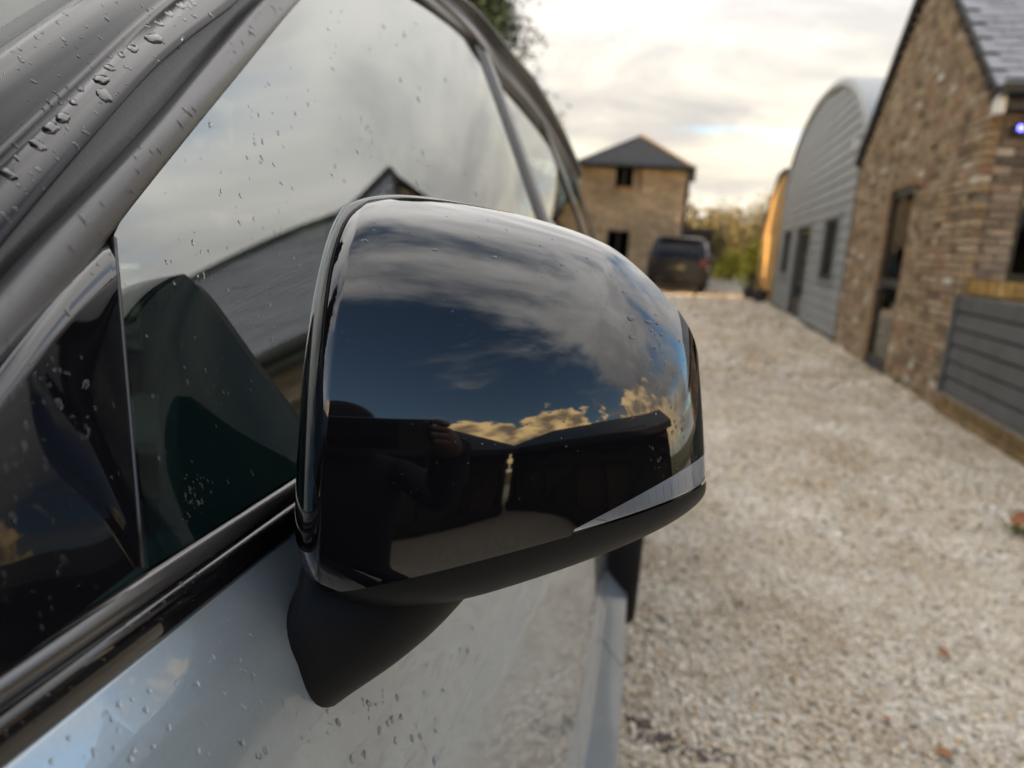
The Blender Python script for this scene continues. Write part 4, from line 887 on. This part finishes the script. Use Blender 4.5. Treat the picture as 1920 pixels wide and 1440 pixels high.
def plane_through(pa, pb, y=.36, rise=-.12):
    """plane through the eye line of two photo points, kept as a plain 3-D plane of the car: contains both points at depth y and the direction into the car"""
    a, b = ray_c(*pa), ray_c(*pb); A, B = EYE+a*(y/a[1]), EYE+b*(y/b[1]); n = Vector(B-A).cross(Vector((0, 1, rise))).normalized()
    if n.z < 0: n = -n
    return tuple(A), tuple(n)
RIM = ((0, .478, 0), (.12, -1, 0))
PB = plane_through((700, 1064), (1180, 1000), rise=-.10)        # joint between gloss cap and matte lower shell
PA = plane_through((1058, 999), (1200, 938), .375, -.20)        # top edge of the indicator
def finish(bm, name, m, thick=0., shift=(0, 0, 0)):
    bm.normal_update()
    for v in bm.verts: v.co += Vector(shift)
    me = bpy.data.meshes.new(name); bm.to_mesh(me); bm.free(); me.materials.append(MATS[m]); me.shade_smooth(); me.set_sharp_from_angle(angle=math.radians(40))
    o = link(bpy.data.objects.new(name, me), mir)
    if thick: md = o.modifiers.new('wall', 'SOLIDIFY'); md.thickness = thick; md.offset = -1
    return o
neg = lambda p: (p[0], tuple(-np.array(p[1])))
lens_end = plane_through((1052, 1040), (1085, 985)); le_n = lens_end[1] if lens_end[1][0] > 0 else tuple(-np.array(lens_end[1])); LE = (lens_end[0], le_n)
def merged(parts):
    bm = bmesh.new()
    for q in parts: me = bpy.data.meshes.new('tmp'); q.to_mesh(me); q.free(); bm.from_mesh(me); bpy.data.meshes.remove(me)
    bmesh.ops.remove_doubles(bm, verts=bm.verts[:], dist=2e-6); return bm
LRIM = ((0, .470, 0), (.12, -1, 0))
cap = finish(merged([cut(V, faces, [RIM, PB, PA]), cut(V, faces, [RIM, PB, neg(PA), neg(LE)]), cut(V, faces, [RIM, PB, neg(PA), LE, neg(LRIM)])]), 'mirror_cap', 'gloss_black', 0.)
lower = finish(cut(V, faces, [RIM, (tuple(np.array(PB[0])-np.array(PB[1])*.0008), neg(PB)[1])]), 'lower_shell', 'matte_plastic', 0., (-.0003, .0011, .0006))
# ---- indicator: clear lens over a bright stepped reflector
LENS = [LRIM, neg(PA), (tuple(np.array(PB[0])+np.array(PB[1])*.0006), PB[1]), LE]
lens = finish(cut(V, faces, LENS), 'indicator_lens', 'clear_lens', 0., (.0001, -.0002, 0))
refl = finish(cut(V, faces, LENS), 'indicator_reflector', 'lens', 0., (-.0006, .0018, .0003))
# ---- glass and back of the housing
bm = cut(V, faces, [RIM]); be = [e for e in bm.edges if e.is_boundary]; loop = []; 
pts = list({v for e in be for v in e.verts if abs(v.co.y-(.478+.12*v.co.x)) < 1e-4}); ctr = sum((v.co for v in pts), Vector())/len(pts); pts.sort(key=lambda v: math.atan2(v.co.z-ctr.z, v.co.x-ctr.x))
ring = [v.co.copy() for v in pts][::2]; bm.free(); nr = len(ring)
bk = MB(); r1 = [ctr+(p-ctr)*.985+Vector((0, -.004, 0)) for p in ring]; r2 = [ctr+(p-ctr)*.94+Vector((0, .014, 0)) for p in ring]; r3 = [ctr+(p-ctr)*.90+Vector((0, .004, 0)) for p in ring]
bk.add([tuple(p) for p in r1+r2+r3], [(i, (i+1) % nr, nr+(i+1) % nr, nr+i) for i in range(nr)]+[(nr+i, nr+(i+1) % nr, 2*nr+(i+1) % nr, 2*nr+i) for i in range(nr)]); bk.build('housing_rim', 'matte_plastic', mir, True)
MB().add([tuple(p) for p in r3]+[tuple(ctr+Vector((0, .004, 0)))], [(i, (i+1) % nr, nr) for i in range(nr)]).build('mirror_glass', 'mirror_silver', mir)
# ---- foot
def oval(c, u, v, n=40, p=3.0):
    c, u, v = map(np.array, (c, u, v)); out = []
    for t in np.linspace(0, 2*math.pi, n, endpoint=False): a, b = math.cos(t), math.sin(t); out.append(c+u*math.copysign(abs(a)**(2/p), a)+v*math.copysign(abs(b)**(2/p), b))
    return out
secs = []
for t in np.linspace(0, 1, 14):
    e_ = t*t*(3-2*t)
    c = np.array([-.167, .398, 1.000])*(1-t)+np.array([-.124, .404, 1.062])*t
    hu = .078*(1-e_)+.052*e_; hv = .040*(1-e_)+.052*e_
    u = np.array([0, 1, 0.])*hu; v0 = np.array([-.32, 0, .95]); v1 = np.array([-.96, 0, .28]); v = v0*(1-e_)+v1*e_; v = v/np.linalg.norm(v)*hv
    secs.append(oval(c, u, v))
n = 40; foot = MB(); foot.add([tuple(p) for s in secs for p in s], [(i*n+k, i*n+(k+1) % n, (i+1)*n+(k+1) % n, (i+1)*n+k) for i in range(len(secs)-1) for k in range(n)]); foot_o = foot.build('foot', 'matte_plastic', mir, True)
gk = MB(); g0 = oval((-.170, .398, .9985), (0, .0805, 0), np.array([-.32, 0, .95])*.0425); g1 = oval((-.161, .398, 1.0015), (0, .0795, 0), np.array([-.32, 0, .95])*.0415); gk.add([tuple(p) for p in g0+g1], [(k, (k+1) % n, n+(k+1) % n, n+k) for k in range(n)]); gk.build('foot_gasket', 'rubber', mir, True)

# ---- indicator ribs and moulded number
def bvh_of(o): return BVHTree.FromPolygons([tuple(v.co) for v in o.data.vertices], [tuple(p.vertices) for p in o.data.polygons])
def cast(tree, px, py):
    d = Vector(ray_c(px, py)).normalized(); loc, nor, idx, dist = tree.ray_cast(Vector(EYE), d)
    if loc is None: return None
    if nor.dot(d) > 0: nor = -nor
    return loc, nor, dist
def surf_matrix(tree, px, py, ang):
    """frame on the surface: x along the picture direction ang, z the normal"""
    h = cast(tree, px, py)
    if h is None: return None
    loc, nor, dist = h; k = None
    for e_ in (2., -2., 1., -1.):
        h2 = cast(tree, px+e_*math.cos(ang), py+e_*math.sin(ang))
        if h2: k = (h2[0]-loc)*(1 if e_ > 0 else -1); break
    if k is None: return None
    x = (k-nor*k.dot(nor)).normalized(); y = nor.cross(x); M_ = Matrix((x, y, nor)).transposed().to_4x4(); M_.translation = loc; return M_, dist, k.length/abs(e_)
TL = bvh_of(refl); TLO = bvh_of(lens)
for k, px in enumerate(np.linspace(1092, 1312, 17)):
    t = (px-1060)/255.; ya = 990-112*t; yb = ya+62; pts = [cast(TL, px+(y-ya)*.12, y) for y in np.linspace(ya, yb, 24)]; pts = [p for p in pts if p]
    if len(pts) > 2: MB().tube([tuple(p[0]+p[1]*.0001) for p in pts], .00022, 6).build('lens_rib', 'lens', mir, True)
def number():
    cu = bpy.data.curves.new('number', 'FONT'); cu.body = '1600'; cu.size = .0034; cu.align_x = 'CENTER'; cu.align_y = 'CENTER'; t = bpy.data.objects.new('moulded_number', cu); C.objects.link(t)
    me = bpy.data.meshes.new_from_object(t.evaluated_get(bpy.context.evaluated_depsgraph_get())); bpy.data.objects.remove(t); me.materials.append(MATS['print_black'])
    q = surf_matrix(TLO, 1128, 975, -.36)
    if q: M_ = q[0].copy(); M_.translation += M_.col[2].to_3d()*.0003; o = link(bpy.data.objects.new('moulded_number', me), mir); R3 = M_.to_3x3(); x, y, z = R3.col; up = Vector((0, 0, 1)); o.matrix_local = Matrix((x, (z.cross(x)), z)).transposed().to_4x4(); o.matrix_local.translation = M_.translation
number()

# ================================================================== RAIN
def drop_mesh(k):
    r = random.Random(k); n, m = 18, 6; lob = [1+.10*math.sin(2*a+r.uniform(0, 6))+.07*math.sin(3*a+r.uniform(0, 6))+(.10 if k % 2 else 0)*math.cos(a) for a in np.linspace(0, 2*math.pi, n, endpoint=False)]
    v = [(0, 0, .46)]; f = []
    for i in range(1, m+1):
        q = math.sin(i/m*math.pi/2); h = .46*math.cos(i/m*math.pi/2)**.9 if i < m else -.06
        for j in range(n): a = 2*math.pi*j/n; w = 1+(lob[j]-1)*q; v.append((q*w*math.cos(a), q*w*math.sin(a), h))
    for j in range(n): f.append((0, 1+j, 1+(j+1) % n))
    for i in range(m-1):
        for j in range(n): f.append((1+i*n+j, 1+(i+1)*n+j, 1+(i+1)*n+(j+1) % n, 1+i*n+(j+1) % n))
    me = bpy.data.meshes.new('water_drop'); me.from_pydata(v, [], f); me.materials.append(MATS['water']); me.shade_smooth(); return me
DM = [drop_mesh(k) for k in range(8)]
def drop(tree, parent, px, py, ln, ang, asp=.45, ht=1.):
    """ln: length in photo pixels of a bead on the surface"""
    q = surf_matrix(tree, px, py, ang)
    if q is None: return
    M_, dist, per = q; L_ = ln/2*per; W2 = ln/2*asp*dist/F; L_ = min(L_, .0085); W2 = max(W2, .0004); o = bpy.data.objects.new('water_drop', random.choice(DM)); link(o, parent); o.matrix_local = M_ @ Matrix.Diagonal((L_, W2, min(W2, L_)*ht, 1))
TP, TG, TS, TC, TFR = bvh_of(a_pillar), bvh_of(front_window), bvh_of(sail), bvh_of(cap), bvh_of(frame); TBd, TD = bvh_of(band), bvh_of(front_door)
for x, y, l in ((40,975,110),(210,815,130),(280,715,165),(350,660,125),(405,570,72),(450,495,78),(565,445,145),(585,535,130),(615,380,78),(680,305,62),(745,270,98),(860,215,155),(895,130,92),(950,75,74),(1015,30,84),(1080,10,62),(480,745,55),(425,815,50),(1035,220,52),(1185,85,42),(900,345,36),(335,575,46),(615,315,42),(825,140,42),(80,815,52),(210,950,46),(540,635,32),(95,890,52),(865,315,26),(710,420,20),(1070,40,40),(1090,90,36),(1010,90,24),(375,490,26),(240,610,30),(510,375,18),(85,1175,44),(15,1205,40),(190,1020,20),(150,1090,16),(205,210,34),(325,125,34),(355,220,34),(600,105,40),(565,215,30),(370,80,26),(190,460,44),(170,355,26),(440,318,30),(330,425,28),(485,150,26),(455,212,24),(235,180,22),(70,290,24),(110,270,30),(655,12,20),(765,50,18),(800,35,20),(600,72,16),(430,270,16),(310,372,16),(160,565,16)):
    drop(TP, a_pillar, x/3, y/3, l/3, math.radians(random.uniform(32, 58)), random.uniform(.36, .5), .6)
for x, y, l in ((1110, 300, 110), (930, 490, 130), (1040, 615, 45), (1070, 640, 45), (1095, 615, 40), (1018, 700, 62), (900, 850, 46), (775, 962, 40), (575, 1148, 42), (472, 1230, 90), (1415, 185, 46), (1365, 240, 30), (1535, 40, 34), (1580, 50, 24), (880, 612, 34), (1100, 425, 24), (1300, 350, 20), (1465, 75, 24), (405, 1400, 60), (560, 1310, 30)):
    drop(TFR, frame, x/3, y/3, l/3, math.radians(random.uniform(35, 70)), .42)
for x, y, l in ((345,268,34),(660,308,24),(930,342,26),(1235,375,20),(1545,615,38),(1620,632,26),(1632,670,24),(1550,700,34),(1650,750,26),(1685,770,18),(1595,800,16),(800,620,9),(960,480,13),(1020,500,10),(1080,478,11),(580,400,11),(400,342,9),(1190,262,12),(1135,290,12),(1345,345,16),(1510,500,16),(715,158,9),(560,280,9),(860,250,10),(900,175,10),(930,312,8),(390,187,9),(605,237,9),(1680,690,20),(1660,640,22)):
    drop(TC, mir, 540+x/2.4, 340+y/2.4, l/2.4, random.uniform(-.3, .6), random.uniform(.55, .85), .55)
for x, y, l in ((305, 445, 40), (115, 955, 42), (105, 1050, 44), (25, 1148, 36), (55, 1370, 52), (235, 655, 26), (245, 710, 24), (385, 770, 44), (265, 860, 60), (182, 742, 22), (440, 228, 18), (415, 270, 16), (495, 185, 16), (330, 405, 16), (140, 685, 24), (90, 768, 24), (52, 825, 26), (195, 850, 20), (145, 852, 14), (108, 845, 14), (65, 1280, 26)):
    drop(TS, sail, x/2.4, 400+y/2.4, l/2.4, math.radians(random.uniform(60, 130)), random.uniform(.5, .7), .8)
def droplets(tree, parent, poly, n, smin, smax, ang0, ang1, asp=.7, ht=.8, clumps=0):
    P = np.array(poly, float); lo, hi = P.min(0), P.max(0); mb = MB(); c = 0; tries = 0; src = [([tuple(v.co) for v in m_.vertices], [tuple(p.vertices) for p in m_.polygons]) for m_ in DM]; cl = []
    def inside(x, y):
        k = False; j = len(P)-1
        for i in range(len(P)):
            if (P[i, 1] > y) != (P[j, 1] > y) and x < (P[j, 0]-P[i, 0])*(y-P[i, 1])/(P[j, 1]-P[i, 1])+P[i, 0]: k = not k
            j = i
        return k
    while c < n and tries < n*30:
        tries += 1; x, y = random.uniform(lo[0], hi[0]), random.uniform(lo[1], hi[1])
        if clumps and cl and random.random() < clumps: b_ = random.choice(cl); x, y = b_[0]+random.gauss(0, 14), b_[1]+random.gauss(0, 22)
        if not inside(x, y): continue
        cl.append((x, y)); q = surf_matrix(tree, x, y, random.uniform(ang0, ang1))
        if q is None: continue
        M_, dist, per = q; ln = smin+(smax-smin)*random.random()**2.2; L_ = min(ln/2*per, .004); W2 = max(ln/2*asp*dist/F, .0003); T_ = M_ @ Matrix.Diagonal((L_, W2, min(L_, W2)*ht, 1)); vs, fs = random.choice(src)
        mb.add([tuple(T_ @ Vector(v)) for v in vs], fs); c += 1
    if mb.v: o = mb.build('water_droplets', 'water', parent, True); o['kind'] = 'stuff'
droplets(TP, a_pillar, [(0, 100), (130, 10), (430, 5), (0, 440)], 60, 4, 11, .4, 1.2, .5)
droplets(TFR, frame, [(0, 520), (60, 480), (495, 0), (545, 5), (210, 405), (0, 690)], 35, 4, 12, .4, 1.4, .5)
droplets(TG, front_window, [(225, 430), (560, 10), (780, 10), (980, 380), (700, 370), (560, 560), (556, 850), (300, 1020), (235, 560)], 210, 4, 12, .8, 1.6, .55, .8, .45)
droplets(TS, sail, [(5, 740), (205, 470), (255, 1040), (5, 1240)], 70, 4, 10, 1., 2., .7, .8, .4)
droplets(TBd, band, [(5, 1330), (300, 1095), (560, 935), (575, 970), (300, 1180), (5, 1400)], 75, 4, 10, .2, 1., .7)
droplets(TD, front_door, [(150, 1360), (560, 1050), (525, 1180), (620, 1320), (760, 1260), (900, 1160), (820, 1430), (20, 1435)], 130, 5, 17, .5, 1.5, .75, 1.0)
droplets(TC, mir, [(650, 420), (1000, 430), (1230, 560), (1250, 900), (800, 960), (640, 960), (635, 600)], 95, 2.5, 6, 0, 1., .8, .5)
droplets(TC, mir, [(1200, 620), (1290, 640), (1310, 860), (1225, 930)], 60, 3, 8, 1., 2., .7, .6)

# unseen barns, added to block the low sun from the yard and the house
def sun_block_barn(loc, w, ln, label):
    r = empty('sun_block_barn', loc); tag(r, label, 'barn', 'unseen barns added as sun blocks')
    MB().prism([(w, 0, 0), (-w, 0, 0), (-w, 0, 5.2), (0, 0, 7.6), (w, 0, 5.2)], (0, ln, 0)).build('wall', 'timber_dark', r)
    for s in (-1, 1): MB().prism([(s*(w+.3), -.3, 4.95), (0, -.3, 7.65), (0, -.3, 7.83), (s*(w+.3), -.3, 5.13)], (0, ln+.6, 0)).build('roof', 'charcoal', r)
sun_block_barn((-10.4, -9, 0), 1.6, 19.4, 'long dark barn added out of view on the far side of the car to block the low sun')
sun_block_barn((-14, 18.4, 0), 2., 8., 'dark barn added out of view beyond the tallest conifer to shade the house')

# ================================================================== THE PHOTOGRAPHER (seen only as a reflection)
def photographer():
    fwd = Vector((-RC[0][2], -RC[1][2], 0)).normalized(); rt = Vector((fwd.y, -fwd.x, 0))
    W_ = lambda r, f, z: rt*r+fwd*f+Vector((0, 0, z))
    vs, es, rad = [], [], []
    def v(p, r, par=None):
        vs.append(W_(*p)); rad.append(r); k = len(vs)-1
        if par is not None: es.append((par, k))
        return k
    pel = v((0, -.80, .74), .15); ab = v((0, -.74, .91), .135, pel); ch = v((0, -.68, 1.09), .15, ab); nk = v((0, -.64, 1.25), .062, ch); jaw = v((0, -.61, 1.32), .072, nk); hd = v((0, -.605, 1.41), .088, jaw); v((0, -.61, 1.475), .066, hd)
    for s in (-1, 1):
        hip = v((s*.10, -.80, .68), .105, pel); kn = v((s*.15, -.50, .44), .07, hip); an = v((s*.13, -.72, .10), .05, kn); v((s*.15, -.57, .04), .04, an)
        sh = v((s*.175, -.67, 1.16), .072, ch); el = v((s*.23, -.36, 1.03), .052, sh); wr = v((s*.125, -.07, 1.20), .032, el); pa = v((s*.10, -.038, 1.225), .026, wr)
        th = v((s*.085, -.040, 1.245), .011, pa); v((s*.058, -.034, 1.252), .0085, th)
        for dz, ln in ((.030, .030), (.012, .036), (-.006, .033), (-.022, .024)):
            k1 = v((s*.096, -.016, 1.225+dz), .0095, pa); k2 = v((s*(.084), -.004, 1.226+dz), .0085, k1); v((s*(.084-ln*.5), -.0035, 1.227+dz), .0078, k2)
    me = bpy.data.meshes.new('person'); me.from_pydata([tuple(q) for q in vs], es, []); o = bpy.data.objects.new('person', me); C.objects.link(o)
    md = o.modifiers.new('skin', 'SKIN'); md.use_smooth_shade = True
    for i, r in enumerate(rad): me.skin_vertices[0].data[i].radius = (r, r); me.skin_vertices[0].data[i].use_root = (i == 0)
    o.modifiers.new('sub', 'SUBSURF').levels = 2
    dg = bpy.context.evaluated_depsgraph_get(); m2 = bpy.data.meshes.new_from_object(o.evaluated_get(dg)); o.modifiers.clear(); o.data = m2
    for m_ in ('coat_cloth', 'skin', 'trousers', 'rubber'): m2.materials.append(MATS[m_])
    for p in m2.polygons:
        c = p.center; f = c.dot(fwd); p.material_index = 1 if ((c.z > 1.33 and f > -.72) or f > -.075) else (3 if c.z < .12 else (2 if c.z < .66 or (c.z < .8 and f > -.7 and c.z < .72) else 0)); p.use_smooth = True
    tag(o, 'person in a dark coat holding up a phone, reflected in the black mirror cap', 'person')
    P = []                                           # headwear, added to keep the face dark as if shaded
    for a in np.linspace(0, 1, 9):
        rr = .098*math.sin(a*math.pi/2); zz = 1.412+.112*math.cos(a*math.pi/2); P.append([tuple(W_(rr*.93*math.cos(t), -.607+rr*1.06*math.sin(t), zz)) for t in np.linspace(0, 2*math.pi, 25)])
    P.append([tuple(W_(.096*math.cos(t), -.607+.108*math.sin(t), 1.392)) for t in np.linspace(0, 2*math.pi, 25)]); grid_obj('face_shade_hat', P, 'coat_cloth', o)
    P = [[tuple(W_(r_*math.cos(t), -.625+r_*math.sin(t), z_)) for t in np.linspace(0, 2*math.pi, 25)] for z_, r_ in ((1.21, .085), (1.24, .096), (1.28, .098), (1.32, .092), (1.345, .086))]; grid_obj('face_shade_scarf', P, 'trousers', o)  # neckwear, added to keep the face dark as if shaded
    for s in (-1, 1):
        bm = bmesh.new(); bmesh.ops.create_uvsphere(bm, u_segments=10, v_segments=6, radius=.012); em = bpy.data.meshes.new('eye'); bm.to_mesh(em); bm.free(); em.materials.append(MATS['hair']); share('eye', em, o, tuple(W_(s*.033, -.524, 1.415)))  # eyes coloured dark so the face stays dim
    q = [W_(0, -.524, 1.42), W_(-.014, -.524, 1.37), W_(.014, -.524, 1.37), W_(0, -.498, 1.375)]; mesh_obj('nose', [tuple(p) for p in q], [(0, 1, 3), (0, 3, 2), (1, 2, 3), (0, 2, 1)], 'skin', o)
    for s_ in (-1, 1):
        a_, b_ = W_(s_*.23, -.36, 1.03), W_(s_*.125, -.07, 1.20); MB().tube([tuple(a_.lerp(b_, t)) for t in (.5, .75, .93, .985)], [.050, .045, .043, .045], 18).build('cuff', 'coat_cloth', o, True)
    ph = empty('phone', (0, 0, CAM_H)); tag(ph, 'black phone held level in both hands, reflected in the mirror cap', 'phone'); ph.rotation_euler = cam.matrix_world.to_euler()
    b = box_obj('case', (-.075, -.060, .0065), (.075, .016, .0145), 'phone_glass', ph); bv(b, .003, 2)
    box_obj('screen', (-.072, -.057, .0146), (.072, .013, .0150), 'phone_glass', ph)
photographer()
